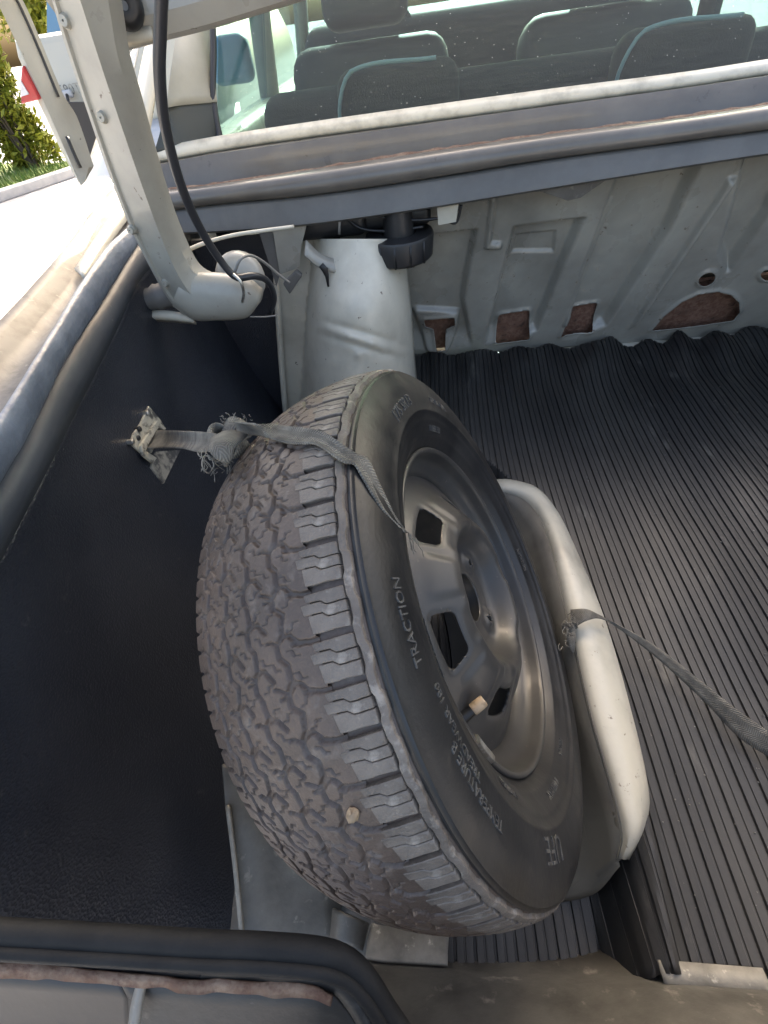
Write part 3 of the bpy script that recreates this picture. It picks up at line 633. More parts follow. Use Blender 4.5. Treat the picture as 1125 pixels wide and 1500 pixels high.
# --- boot lid standing open above the front edge
le = [P(*q, 'y', .80) for q in ((116, 76), (222, 46), (300, 26), (372, 4), (460, -24), (700, -100), (1000, -190), (1250, -265))]
def off(L, dy, dz): return [q+np.array([0, dy, dz]) for q in L]
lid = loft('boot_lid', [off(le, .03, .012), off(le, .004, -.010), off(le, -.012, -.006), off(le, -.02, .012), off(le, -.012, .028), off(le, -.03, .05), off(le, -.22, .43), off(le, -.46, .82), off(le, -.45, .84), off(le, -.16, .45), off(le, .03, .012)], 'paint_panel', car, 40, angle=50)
c = P(182, 8, 'y', .765)
V, F = lathe_mesh([(0, .004), (.002, .012), (0, .016), (-.004, .019), (-.012, .021), (-.016, .021)], 28)
ax = -D(182, 8)/np.linalg.norm(D(182, 8)); ax = np.array([ax[0], ax[1], ax[2]]); u_ = np.cross(ax, (0, 0, 1)); u_ /= np.linalg.norm(u_); v_ = np.cross(ax, u_)
build('rubber_plug', [c+u_*q[0]+v_*q[1]+ax*(q[2]+.006) for q in np.array(V)], F, 'black', lid)
pxloft('cracked_sealer', [([(162, 38), (190, 42), (222, 40)], 'y', .782), ([(164, 56), (192, 60), (224, 52)], 'y', .776), ([(168, 68), (192, 66), (226, 58)], 'y', .782)], 'paint', lid, 16, thick=.004)
# lid support strut at the far left
st = {'a': ([(-22, -30), (4, 20), (60, 140), (92, 212), (118, 272)], -.60), 'b': ([(-10, -34), (16, 12), (70, 130), (98, 196), (124, 266)], -.592), 'c': ([(0, -36), (28, 10), (84, 140), (104, 172), (130, 246)], -.585)}
s_rows = [[P(*q, 'x', st[k][1]) for q in st[k][0]] for k in 'abc']
loft('lid_strut', [s_rows[0], s_rows[1], s_rows[2], [q+np.array([.004, .012, 0]) for q in s_rows[2]], [q+np.array([0, .012, 0]) for q in s_rows[0]]], 'arm', car, 30, closed=True, caps=True, angle=40)
sg = [P(*q, 'x', -.583) for q in ((2, -36), (30, 10), (86, 142))]
tube('strut_seal', sg, .0022, 'black', car, samples=20, n=6)
sg = [P(*q, 'x', -.588) for q in ((98, 200), (108, 224), (118, 246))]
tube('strut_slot', sg, .003, 'black', car, samples=8, n=6)

# --- hinge arm
Ledge = [(62, -40), (76, 0), (86, 36), (120, 140), (160, 256), (192, 336), (224, 400), (240, 428), (258, 452), (283, 470)]
Ridge = [(104, -40), (118, 0), (132, 44), (160, 130), (196, 236), (226, 320), (252, 384), (268, 414), (284, 436), (300, 452)]
Redge = [(148, -40), (158, 0), (172, 80), (190, 140), (222, 250), (250, 332), (276, 388), (288, 402), (304, 410), (322, 412)]
ys = [.70, .705, .71, .72, .735, .745, .755, .758, .76, .765]
A_ = [P(*q, 'y', y) for q, y in zip(Ledge, ys)]; B_ = [P(*q, 'y', y-.022) for q, y in zip(Ridge, ys)]; C_ = [P(*q, 'y', y-.002) for q, y in zip(Redge, ys)]
def mid(a, b, t): return [x*(1-t)+y*t for x, y in zip(a, b)]
A2 = [a+np.array([-.002, .006, 0]) for a in A_]
arm = loft('hinge_arm', [A2, A_, mid(A_, B_, .10), [q+np.array([0, .004, 0]) for q in mid(A_, B_, .16)], mid(A_, B_, .85), [q+np.array([0, -.001, 0]) for q in B_], mid(B_, C_, .18), C_, [q+np.array([.002, .03, 0]) for q in C_], [q+np.array([.004, .03, 0]) for q in A_]], 'arm', car, 60, closed=True, caps=True, angle=35)
# lower gooseneck running to the pivot
up = [P(*q, 'y', y) for q, y in (((268, 405), .752), ((292, 404), .748), ((318, 405), .742), ((345, 409), .74), ((366, 417), .745), ((380, 430), .752))]
mi = [P(*q, 'y', y) for q, y in (((262, 440), .735), ((288, 440), .728), ((318, 438), .722), ((345, 438), .722), ((366, 438), .73), ((381, 438), .748))]
lo = [P(*q, 'y', y) for q, y in (((252, 452), .755), ((283, 472), .752), ((318, 473), .746), ((345, 472), .744), ((362, 468), .746), ((380, 446), .754))]
bk = [(a+b)/2+np.array([0, .035, 0]) for a, b in zip(up, lo)]
ctr = mid(up, lo, .5); ctr = [c_+np.array([0, .014, 0]) for c_ in ctr]; nk = []
for k in range(16):
    w = 2*math.pi*k/16; nk.append([c_+(u_-l_)*.5*math.sin(w)+np.array([0, -1.0, 0])*(.5*(c_[1]-m_[1])+.012)*math.cos(w)*(1 if math.cos(w) > 0 else .9) for c_, u_, l_, m_ in zip(ctr, up, lo, mi)])
loft('hinge_neck', nk, 'arm', car, 40, closed=True, caps=True, angle=70)
pxloft('hinge_base_plate', [([(203, 458), (235, 455), (280, 460)], 'y', [.775, .77, .765]), ([(199, 466), (235, 464), (284, 470)], 'y', [.765, .76, .757]), ([(206, 471), (240, 470), (288, 474)], 'y', [.775, .772, .768])], 'paint', car, 16, thick=.004)
def cone_at(name, px, py, y, r, L, mat, parent, dirv):
    c = P(px, py, 'y', y); a = np.array(dirv, float); a /= np.linalg.norm(a); u = np.cross(a, (.1, .2, 1)); u /= np.linalg.norm(u); v = np.cross(a, u)
    Vv, Ff = lathe_mesh([(0, .001), (0, r*.7), (L*.2, r*.85), (L*.3, r*.8), (L*.5, r), (L*.6, r*.93), (L, r*1.05), (L, .001)], 20)
    return build(name, [c+u*q[0]+v*q[1]+a*q[2] for q in np.array(Vv)], Ff, mat, parent, angle=50)
cone_at('hinge_bush', 212, 440, .775, .022, .05, 'greyflange', car, (1, .25, .05))
for px, py in ((240, 416), (190, 338), (147, 172), (92, 30)):
    i = np.argmin([abs(q[1]-py) for q in Ledge]); y = ys[i]
    cone_at('arm_weld', px, py, y-.010, .0065, .010, 'arm', arm, (.1, 1, -.1))
# dome of the hinge mounting behind the neck
V, F = lathe_mesh([(.0, .001), (.002, .02), (-.004, .034), (-.012, .042), (-.02, .044)], 24)
c = P(352, 408, 'y', .80); ax = np.array([.3, -.9, .3]); ax /= np.linalg.norm(ax); u_ = np.cross(ax, (0, 0, 1)); u_ /= np.linalg.norm(u_); v_ = np.cross(ax, u_)
build('hinge_mount', [c+u_*q[0]+v_*q[1]+ax*q[2] for q in np.array(V)], F, 'paint_panel', car)

# --- strap anchor plate on the lining
def c4(x, y): return (180+x/4.69, 580+y/4.69)
def anchor():
    pl = [on_lining(*c4(*q), .004) for q in ((165, 70), (245, 165), (275, 215), (185, 395), (120, 400), (40, 330), (60, 260), (110, 190))]
    nrm = np.array([1, .05, .1]); nrm /= np.linalg.norm(nrm)
    V, F = prism(pl, nrm*.004); o = build('strap_anchor', V, F, 'bracket', car, smooth=False, bevel=.001)
    lo_ = [on_lining(*c4(*q), .003) for q in ((215, 385), (385, 372), (270, 605), (180, 490))]
    V, F = prism(lo_, nrm*.003); build('anchor_plate', V, F, 'bracketgrey', o, smooth=False)
    fl = [on_lining(*c4(*q), .012) for q in ((215, 170), (280, 225), (270, 240), (225, 225), (160, 330), (140, 380), (215, 430), (190, 465), (120, 410), (100, 345))]
    V, F = prism(fl, nrm*.006); build('anchor_clamp', V, F, 'bracket', o, smooth=False, bevel=.0015)
    for q, m in (((165, 118), 'steel'), ((108, 228), 'black'), ((100, 290), 'black'), ((60, 315), 'steel'), ((170, 375), 'steel')):
        c = on_lining(*c4(*q), .014); u = np.cross(nrm, (0, 0, 1)); u /= np.linalg.norm(u); v = np.cross(nrm, u)
        Vv, Ff = lathe_mesh([(-.008, .0045), (.003, .0045), (.004, .003), (.004, .0005)], 6 if m == 'steel' else 14)
        build('rivet', [c+u*w[0]+v*w[1]+nrm*w[2] for w in np.array(Vv)], Ff, m, o, angle=30)
anchor()
# --- cabin seen through the rear window
def rbox(name, c, s, r, mat, parent, tilt=0, **kw):
    bm = bmesh.new(); bmesh.ops.create_cube(bm, size=1)
    for v in bm.verts: v.co = Vector((v.co.x*s[0], v.co.y*s[1], v.co.z*s[2]))
    bmesh.ops.bevel(bm, geom=bm.edges[:], offset=r, segments=4, affect='EDGES', profile=.5)
    ct, st_ = math.cos(tilt), math.sin(tilt); V = [(c[0]+v.co.x, c[1]+v.co.y*ct-v.co.z*st_, c[2]+v.co.y*st_+v.co.z*ct) for v in bm.verts]
    F = [[v.index for v in f.verts] for f in bm.faces]; bm.free(); return build(name, V, F, mat, parent, **kw)
def cabin():
    rbox('rear_seat_back', (.28, 1.36, .412), (1.26, .14, .50), .05, 'seat', car, -.25)
    rbox('parcel_shelf', (.30, 1.20, .575), (1.3, .22, .02), .008, 'seat', car)
    for x, w in ((-.02, .26), (.55, .26)):
        h = rbox('rear_headrest', (x, 1.27, .615), (w, .08, .15), .035, 'seat', car, -.2)
        tube('headrest_piping', [(x-w/2+.004, 1.232, .57), (x-w/2+.006, 1.236, .64), (x-w/2+.04, 1.24, .688), (x+w/2-.05, 1.24, .690)], .004, 'seatblue', h, samples=20, n=6)
    for x in (-.12, .62):
        s = rbox('front_seat', (x, 1.98, .36), (.52, .16, .70), .07, 'trim', car, -.22)
        rbox('front_headrest', (x, 2.06, .82), (.27, .10, .19), .045, 'trim', s, -.15)
    rbox('dashboard', (.25, 2.90, .56), (1.40, .40, .36), .08, 'trim', car)
    V, F = boxm((.25, 2.2, -.2), (1.5, 2.4, .04)); build('cabin_floor', V, F, 'trim', car, smooth=False)
    # left door: lower part, sill, pillar posts, window frame
    V, F = boxm((-.52, 2.1, .18), (.08, 1.75, .76)); build('left_door', V, F, 'cabinlight', car, bevel=.02)
    rbox('left_door_sill', (-.49, 2.1, .575), (.10, 1.75, .05), .02, 'windowseal', car)
    rbox('right_door', (1.0, 2.1, .18), (.08, 1.75, .76), .03, 'trim', car)
    tube('left_centre_pillar', [(-.50, 2.12, .55), (-.46, 2.12, .85), (-.38, 2.10, 1.15)], .035, 'cabinlight', car, samples=10, n=8)
    tube('left_front_pillar', [(-.50, 2.95, .55), (-.40, 2.70, .95), (-.34, 2.55, 1.18)], .03, 'cabinlight', car, samples=10, n=8)
    tube('right_centre_pillar', [(.98, 2.12, .55), (.94, 2.12, .85), (.86, 2.10, 1.15)], .035, 'trim', car, samples=10, n=8)
    tube('right_front_pillar', [(.98, 2.95, .55), (.88, 2.70, .95), (.82, 2.55, 1.18)], .03, 'cabinlight', car, samples=10, n=8)
    rbox('car_roof', (.24, 2.1, 1.19), (1.25, 1.1, .05), .02, 'cabinlight', car)
    rbox('bonnet', (.25, 3.75, .42), (1.5, 1.0, .08), .03, 'fender', car)
    for nm, q in (('left_door_glass', [(-.50, 1.30, .60), (-.50, 2.95, .60), (-.37, 2.60, 1.15), (-.37, 1.62, 1.12)]), ('windscreen', [(-.48, 2.98, .62), (.98, 2.98, .62), (.86, 2.60, 1.17), (-.36, 2.60, 1.17)]), ('right_door_glass', [(.98, 1.30, .60), (.98, 2.95, .60), (.87, 2.60, 1.15), (.87, 1.62, 1.12)])):
        q = [np.array(v_) for v_ in q]; nv = np.cross(q[1]-q[0], q[3]-q[0]); nv /= np.linalg.norm(nv); V, F = prism(q, nv*.004); build(nm, V, F, 'cabinglass', car, smooth=False)
    rbox('door_mirror', P(338, 88, 'x', -.66), (.16, .08, .13), .03, 'seatblue', car)
    w = tube('steering_wheel', [(-.12+.18*math.cos(a), 2.72+.05*math.sin(a), .62+.17*math.sin(a)) for a in np.linspace(0, 2*math.pi, 33)], .013, 'trim', car, n=8)
cabin()

# ------------------------------------------------------------------ spare wheel
WC = np.array([.006, .246, .286]); WA = np.array([.881, 0, .472]); WA /= np.linalg.norm(WA); WU = np.array([0, 1., 0]); WV = np.cross(WA, WU)
wheel = bpy.data.objects.new('spare_wheel', None); COL.objects.link(wheel); wheel.empty_display_size = .05
wheel.matrix_world = Matrix(((WU[0], WV[0], WA[0], WC[0]), (WU[1], WV[1], WA[1], WC[1]), (WU[2], WV[2], WA[2], WC[2]), (0, 0, 0, 1)))
tag(wheel, 'dusty spare wheel on black steel rim leaning against the dark side lining', 'spare wheel')
def crown(o): return .2875-.0135*(np.asarray(o, float)/.075)**2
def pol(o, r, t): return np.stack([r*np.cos(t), r*np.sin(t), o+0*t], -1)
prof = [(-.068, .182), (-.074, .189), (-.080, .200), (-.087, .225), (-.088, .245), (-.084, .260), (-.0785, .2700), (-.077, .2690)]
prof += [(o, float(crown(o))-.0062) for o in np.linspace(-.0765, .0765, 15)]
prof += [(.0768, .2700), (.0790, .2700), (.0796, .2678), (.0812, .2672), (.0816, .2655), (.0835, .2610), (.0862, .2515), (.0878, .2405), (.0882, .2300), (.0878, .2235), (.0884, .2215), (.0882, .2190), (.0862, .2178), (.0845, .2120), (.0835, .2085), (.0828, .2078), (.0800, .2010), (.0775, .1965), (.0772, .1945), (.0755, .1925), (.0725, .1895), (.0690, .1862), (.064, .182)]
V, F = lathe_mesh(prof, 160); tyre = build('tyre', V, F, 'rubber', wheel, local=True, angle=55)
PO = np.array([q[0] for q in prof]); PR = np.array([q[1] for q in prof])
def surf_o(r):
    """sidewall offset at radius r on the outer side"""
    k = [(R_, o_) for o_, R_ in prof[23:]]; k.sort(); return float(np.interp(r, [a for a, _ in k], [b for _, b in k]))
# centre tread: carved band
def tread_band():
    TILE = 72.25; nt_, ns = 2220, 148; o = np.linspace(.0465, -.0765, ns); s = (.0465-o)*1000; t = np.arange(nt_)/nt_*TILE*30
    T_, S_ = np.meshgrid(t, s, indexing='ij'); Tm = np.mod(T_+0.0, TILE)
    warp = 2.4*(vnoise(T_/23, S_/19, 6)-.5); Sw = S_+warp; Tm = Tm+1.6*(vnoise(T_/17, S_/17, 12)-.5)
    mains = [([(-3, 1.5), (6, 1.5), (12, 0), (15, 0)], 4.0, 3.2), ([(-3, 37.6), (6, 37.6), (11, 36), (15, 36.5)], 4.0, 3.2)]
    sip = []
    for c in range(4):
        for k in range(2):
            bs = 14+25.0*c; bt = 36.12*k+(22.0*c) % 36.12; fl = 1 if (c+k) % 2 else -1; j = 2.2*math.sin(c*2.3+k*4.1)
            kp = [(-2, 1), (3.5, -7), (10, -8+j*.6), (14.5, -2), (14, 8), (9+j, 14), (9.5, 30)]
            mains.append(([(bs+x, bt+y) for x, y in kp], 3.4, 2.9))
            if k == c % 2: mains.append(([(bs+9.5, bt+30), (bs+14, bt+36), (bs+20, bt+37+j)], 2.4, 2.0))
            mains.append(([(bs+14.5, bt-2), (bs+19, bt-5), (bs+23, bt-5+j)], 2.6, 2.3))
            for (x, y) in ((3, 6), (2+j, 23), (19, 14)):
                q = fl; sip.append([(bs+x-4.2, bt+y-2.4*q), (bs+x-.6, bt+y-2.4*q), (bs+x+.5, bt+y+2.4*q), (bs+x+4, bt+y+2.6*q)])
    for t0 in (3, 20, 39, 56): mains.append(([(112, t0), (119, t0+1.5), (128, t0+1)], 3.2, 2.8))
    h = np.zeros_like(S_)
    for poly, w, dpt in mains:
        dm = np.full(S_.shape, 1e9)
        for k in range(len(poly)-1):
            for sh in (-TILE, 0, TILE): dm = np.minimum(dm, segdist(Sw, Tm, (poly[k][0], poly[k][1]+sh), (poly[k+1][0], poly[k+1][1]+sh)))
        h = np.minimum(h, -dpt*(1-sstep(w*.5-.45, w*.5+.55, dm)))
    for poly in sip:
        dm = np.full(S_.shape, 1e9)
        for k in range(3):
            for sh in (-TILE, 0, TILE): dm = np.minimum(dm, segdist(Sw, Tm, (poly[k][0], poly[k][1]+sh), (poly[k+1][0], poly[k+1][1]+sh)))
        h = np.minimum(h, -1.6*(1-sstep(.3, .85, dm)))
    h += .22*(vnoise(T_/9, S_/9, 1)-.5)+.10*(vnoise(T_/3.1, S_/3.1, 2)-.5)
    th = T_/(TILE*30)*2*np.pi; O = np.broadcast_to(o, S_.shape); Rr = crown(O)+h*.95/1000
    # run the band's edges down into the carcass
    V = pol(O, Rr, th).reshape(-1, 3); F = gridfaces(nt_, ns, closed_r=True)
    build('tread', V, F, 'tread', tyre, local=True)
tread_band()
# shoulder blocks with zig-zag sipes, one mesh shared by all
def shoulder_block():
    pitch = 2*math.pi/60; mm = pitch/36.1; bm = bmesh.new()
    oc = [.0462, .0500, .0535, .0568, .0605, .0650, .0692]
    zz = [0, 0, .2, 3.4, 3.6, 3.2, 3.2]
    lines = [[3.6-.4*k*.3 for k in range(7)], [12.0+zz[k]-1.7 for k in range(7)], [21.0+zz[k]-1.7 for k in range(7)], [33.4+.3*math.sin(k*1.3) for k in range(7)]]
    o0 = [.0428, .0400, .0440]
    gaps = [(0, -.42), (.42, -.42), (.42, 0)]
    for q in range(3):
        lo_, hi = lines[q], lines[q+1]; g0, g1 = gaps[q]; ring = []
        k0 = 0
        for k in range(k0, 7): ring.append((oc[k] if k else o0[q], lo_[k]+g0))
        for k in range(6, k0-1, -1): ring.append((oc[k] if k else o0[q]+.0012, hi[k]+g1))
        top = [bm.verts.new(tuple(pol(np.float64(o), float(crown(o))+.0006, np.float64(t*mm)))) for o, t in ring]
        bot = [bm.verts.new(tuple(pol(np.float64(o), float(crown(o))-.0055, np.float64(t*mm)))) for o, t in ring]
        n = len(ring); half = n//2
        for k in range(half-1): bm.faces.new((top[k], top[k+1], top[n-2-k], top[n-1-k]))
        for k in range(n): bm.faces.new((top[k], top[(k+1) % n], bot[(k+1) % n], bot[k]))
    bmesh.ops.recalc_face_normals(bm, faces=bm.faces[:])
    ed = [e for e in bm.edges if len(e.link_faces) == 2 and e.calc_face_angle(0) > .9]
    bmesh.ops.bevel(bm, geom=ed, offset=.0005, segments=1, affect='EDGES')
    me = bpy.data.meshes.new('tread_block'); bm.to_mesh(me); bm.free(); me.materials.append(MT['block'])
    me.polygons.foreach_set('use_smooth', [True]*len(me.polygons)); me.set_sharp_from_angle(angle=math.radians(40))
    for k in range(60):
        o = bpy.data.objects.new('tread_block', me); COL.objects.link(o); o.parent = tyre; o.rotation_euler = (0, 0, k*pitch)
V, F = lathe_mesh([(.0440, float(crown(.044))-.0042)]+[(o, float(crown(o))-.0034) for o in np.linspace(.046, .0755, 8)]+[(.0765, float(crown(.0765))-.005)], 200); build('groove_floor', V, F, 'tread', tyre, local=True)
shoulder_block()
# outer shoulder rib with stepped edges
def shoulder_rib():
    n = 1000; th = np.arange(n)/n*2*np.pi; ph = np.mod(th/(2*np.pi)*60, 1)
    z = np.interp(ph, [0, .30, .42, .78, .90, 1], [0, 0, .0014, .0014, 0, 0])
    rows = []
    for oo, dr in ((.0704, -.0075), (.0706, -.0006), (.0714, 0), (.0742, -.0004), (.0752, -.001), (.0756, -.0075)):
        o = oo+z-.0006; rows.append(pol(o, crown(o)+dr+.0004, th))
    V = np.vstack(rows); build('shoulder_rib', V, gridfaces(6, n, closed_c=True), 'block', tyre, local=True, angle=40)
shoulder_rib()
# raised lettering on the sidewall
def letter(txt, size, r0, deg, depth=.0010, squash=1.0, mat='rubber'):
    V, F = text_mesh(txt, size); out = []
    for x, y, z in V:
        r = r0+y; t = math.radians(deg)-x*squash/r0; out.append((r*math.cos(t), r*math.sin(t), surf_o(r)+depth*(1 if z > 0 else -1)))
    build('lettering', out, F, mat, tyre, local=True, smooth=False)
MT['letter'] = pm('highlit_letter_rubber', (.085, .085, .082), .42, var=((.04, .04, .04), 90, .45, .6))  # paler than the sidewall, highlights on the raised letters painted in
letter('TRACTION', .0115, .2385, 121, mat='letter')
letter('TREADWEAR 180', .0095, .2275, 141, mat='letter')
letter('TEMPERATURE B', .0105, .2365, 150, mat='letter')
letter('175 SR13', .0175, .2290, 66, mat='letter')
letter('82S RADIAL', .0105, .2320, 34, mat='letter')
letter('TUBELESS', .0090, .1985, 40, mat='letter')
letter('STEEL BELTED', .0070, .1985, 128, mat='letter')
letter('E4 021853', .0080, .1985, 168, mat='letter')
letter('V 4411 MAX', .0085, .1985, 205, mat='letter')
letter('1010 KPA', .0065, .1985, 228, mat='letter')
letter('UFE', .0260, .2250, 186, mat='letter')
letter('ROTATION', .0070, .1985, -50, mat='letter')
# small stone stuck in the tread
def on_tyre(px, py, lift=0.0):
    v = D(px, py); v /= np.linalg.norm(v); k = np.linspace(.1, 1.4, 5200); q = CAM+k[:, None]*v-WC
    o = q@WA; r = np.hypot(q@WU, q@WV); lim = np.where(np.abs(o) < .0745, crown(o), -1.0)
    so = np.interp(o, [-.2, -.0885, -.0880, -.0785, .0745, .0790, .0812, .0835, .0862, .0878, .0884, .0885, .2], [-1, -1, .2450, .2700, .2745, .2700, .2672, .2610, .2515, .2405, .23, -1, -1])
    rim_ok = r > .186
    inside = (r < np.maximum(lim, so)+lift) & rim_ok & (np.abs(o) < .0884+lift*.5)
    ix = np.argmax(inside); return CAM+v*k[ix] if inside.any() else None
c = on_tyre(517, 1194, .0015); 
V, F = lathe_mesh([(-.004, .00002), (-.003, .003), (0, .0042), (.003, .003), (.004, .00002)], 9)
pebble = build('pebble', [c+np.array(q)*(.9+.35*random.random()) for q in V], F, 'tan'); tag(pebble, 'tiny tan pebble stuck in the tyre tread', 'pebble')

# steel rim
rimprof = [(.0600, .1815), (.0640, .1832), (.0675, .1832), (.0692, .1815), (.0694, .1795), (.0682, .1778), (.0640, .1766), (.0560, .1757), (.0500, .1735), (.0455, .1690), (.0420, .1640), (.0360, .1600), (.0300, .1585), (.0100, .1560), (-.0150, .1560), (-.0300, .1640), (-.0500, .1740), (-.0640, .1780), (-.0660, .1832), (-.0600, .1815)]
V, F = lathe_mesh(rimprof, 144); rim = build('rim', V, F, 'rim', wheel, local=True, angle=50)
HOLES = [76+60*k for k in range(6)]
def disc():
    nr, nt_ = 110, 720; r = np.linspace(.0285, .1605, nr); th = np.arange(nt_)/nt_*2*np.pi
    R_, T_ = np.meshgrid(r, th, indexing='ij')
    z = np.interp(R_, [.0285, .036, .046, .058, .066, .074, .080, .0855, .092, .104, .127, .142, .152, .1605], [.0500, .0475, .0470, .0480, .0530, .0670, .0745, .0768, .0745, .0668, .0522, .0430, .0370, .0340])
    for _ in range(4): z[1:-1] = (z[:-2]+2*z[1:-1]+z[2:])/4
    d6 = np.cos(6*(T_-math.radians(HOLES[0])))
    z += .0030*sstep(-.2, -.75, d6)*np.exp(-((R_-.108)/.016)**4)
    z += -.0025*sstep(.2, .9, d6)*np.exp(-((R_-.088)/.008)**2)
    d4 = np.cos(4*(T_-math.radians(-8))); z += .0035*sstep(.1, .8, d4)*np.exp(-((R_-.052)/.010)**2)
    sd = np.full(R_.shape, 1e9)
    for hd in HOLES:
        a = np.mod(T_-math.radians(hd)+np.pi, 2*np.pi)-np.pi; x = a*.1155; y = R_-.1155
        hw = .0245+y*.15; qx = np.abs(x)-(hw-.006); qy = np.abs(y)-(.0122-.006)
        sd = np.minimum(sd, np.hypot(np.maximum(qx, 0), np.maximum(qy, 0))+np.minimum(np.maximum(qx, qy), 0)-.006)
    for k in range(4):
        t = math.radians(-8+90*k); sd = np.minimum(sd, np.hypot(R_*np.cos(T_)-.052*math.cos(t), R_*np.sin(T_)-.052*math.sin(t))-.0062)
    z += -.0014*np.exp(-(np.clip(sd, 0, 1)/.0030)**2)*(R_ > .075)+.0018*np.exp(-(np.clip(sd, 0, 1)/.003)**2)*(R_ < .075)
    dr = r[1]-r[0]; gr = np.gradient(sd, axis=0)/dr; gt = np.gradient(sd, axis=1)/(2*np.pi/nt_)/R_
    near = np.abs(sd) < .0011; Rs = np.where(near, R_-gr*sd, R_); Ts = np.where(near, T_-gt*sd/R_, T_)
    V = pol(z, Rs, Ts).reshape(-1, 3); F = []
    sn = np.roll(sd, -1, axis=1); sc_ = (sd[:-1]+sd[1:]+sn[:-1]+sn[1:])/4
    for i in range(nr-1):
        for j in range(nt_):
            if sc_[i, j] > 0: j2 = (j+1) % nt_; F.append((i*nt_+j, i*nt_+j2, (i+1)*nt_+j2, (i+1)*nt_+j))
    build('rim_disc', V, F, 'rim', rim, local=True, thick=-.0030)
    V, F = lathe_mesh([(.050, .0285), (.044, .0285), (.036, .030)], 40); build('hub_bore', V, F, 'barrel', rim, local=True)
    V, F = lathe_mesh([(.02, .002), (.02, .150), (-.04, .150)], 60); build('rear_shadow_plate', V, F, 'barrel', rim, local=True) if False else None
disc()
def valve():
    t = math.radians(166); r = .150; base = np.array([r*math.cos(t), r*math.sin(t), .034]); d = np.array([-math.cos(t)*.55, -math.sin(t)*.55, .84]); d /= np.linalg.norm(d)
    u = np.cross(d, (0, .3, 1)); u /= np.linalg.norm(u); v = np.cross(d, u)
    def lp(pr, m, nm, par, n=14):
        Vv, Ff = lathe_mesh(pr, n); return build(nm, [base+u*q[0]+v*q[1]+d*q[2] for q in np.array(Vv)], Ff, m, par, local=True, angle=40)
    vs_ = lp([(-.012, .008), (.0, .0078), (.006, .006), (.022, .0048), (.024, .0045), (.024, .001)], 'rubber', 'valve', rim)
    lp([(.023, .002), (.023, .0056), (.026, .0058), (.036, .0054), (.037, .0045), (.037, .0005)], 'tan', 'valve_cap', vs_)
    # balance weight clipped on the flange
    Vv = []; n = 10
    for k in range(n+1):
        a = math.radians(162+ (k/n-.5)*9)
        for o, rr_ in ((.0690, .1845), (.0725, .1830), (.0728, .1790), (.0700, .1752), (.0670, .1745), (.0690, .1790)): Vv.append((rr_*math.cos(a), rr_*math.sin(a), o))
    Ff = gridfaces(n+1, 6, closed_c=True)+[tuple(range(6)), tuple(range(n*6, n*6+6))]
    build('balance_weight', Vv, Ff, 'steel', rim, local=True, angle=40)
valve()

# ------------------------------------------------------------------ wheel tub rim (cream) right of the tyre
def tub():
    t = empty('wheel_tray', P(870, 1000, 'z', 0), 'cream moulded tray edge standing up between tyre and ribbed mat', 'tray')
    I = [((716, 722), .06), ((735, 720), .075), ((768, 732), .085), ((793, 762), .10), ((812, 820), .115), ((840, 930), .122), ((868, 1050), .122), ((897, 1150), .118), ((914, 1222), .11), ((908, 1258), .095)]
    Kc = [((718, 710), .068), ((742, 708), .085), ((780, 720), .10), ((806, 758), .115), ((830, 815), .128), ((862, 915), .128), ((895, 1040), .128), ((925, 1152), .123), ((930, 1215), .12), ((914, 1258), .10)]
    O = [((722, 703), .055), ((748, 703), .07), ((786, 715), .075), ((816, 750), .08), ((845, 810), .085), ((884, 905), .100), ((920, 1030), .100), ((947, 1155), .096), ((942, 1212), .08), ((918, 1256), .075)]
    B = [((680, 740), .0), ((690, 760), .0), ((700, 790), .0), ((712, 840), .0), ((730, 920), .0), ((752, 1010), .0), ((776, 1110), .0), ((796, 1210), .0), ((806, 1290), .0), ((812, 1316), .0)]
    f = lambda L: [P(*q, 'z', v) for q, v in L]
    I_, K_, O_, B_ = f(I), f(Kc), f(O), f(B)
    IB = [mid([a], [b], .5)[0]+np.array([.01, -.004, -.012]) for a, b in zip(I_, B_)]
    n = 70
    face = loft('tray_wall', [B_, mid(B_, IB, .5), IB, mid(IB, I_, .6), I_], 'shadedcream', t, n, thick=.004)
    Ob = [q+np.array([.012, -.004, -.03]) for q in O_]
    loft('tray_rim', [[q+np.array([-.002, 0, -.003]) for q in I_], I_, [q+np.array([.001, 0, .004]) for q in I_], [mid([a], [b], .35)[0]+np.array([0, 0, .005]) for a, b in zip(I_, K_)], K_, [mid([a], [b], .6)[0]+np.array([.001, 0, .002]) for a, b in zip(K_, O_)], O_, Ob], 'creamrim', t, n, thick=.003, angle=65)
    # rounded near end of the wall
    a = I_[-1]; b = B_[-1]; m = P(868, 1298, 'z', .04); m2 = P(895, 1280, 'z', .07)
    loft('tray_wall_end', [[B_[-3], IB[-3], I_[-3]], [B_[-2], IB[-2], I_[-2]], [b, m, a+np.array([-.002, 0, -.006])], [b+np.array([.0, -.004, -.006]), m+np.array([.002, -.006, -.006]), a+np.array([.002, -.005, -.012])]], 'shadedcream', t, 16, thick=.004)
tub()
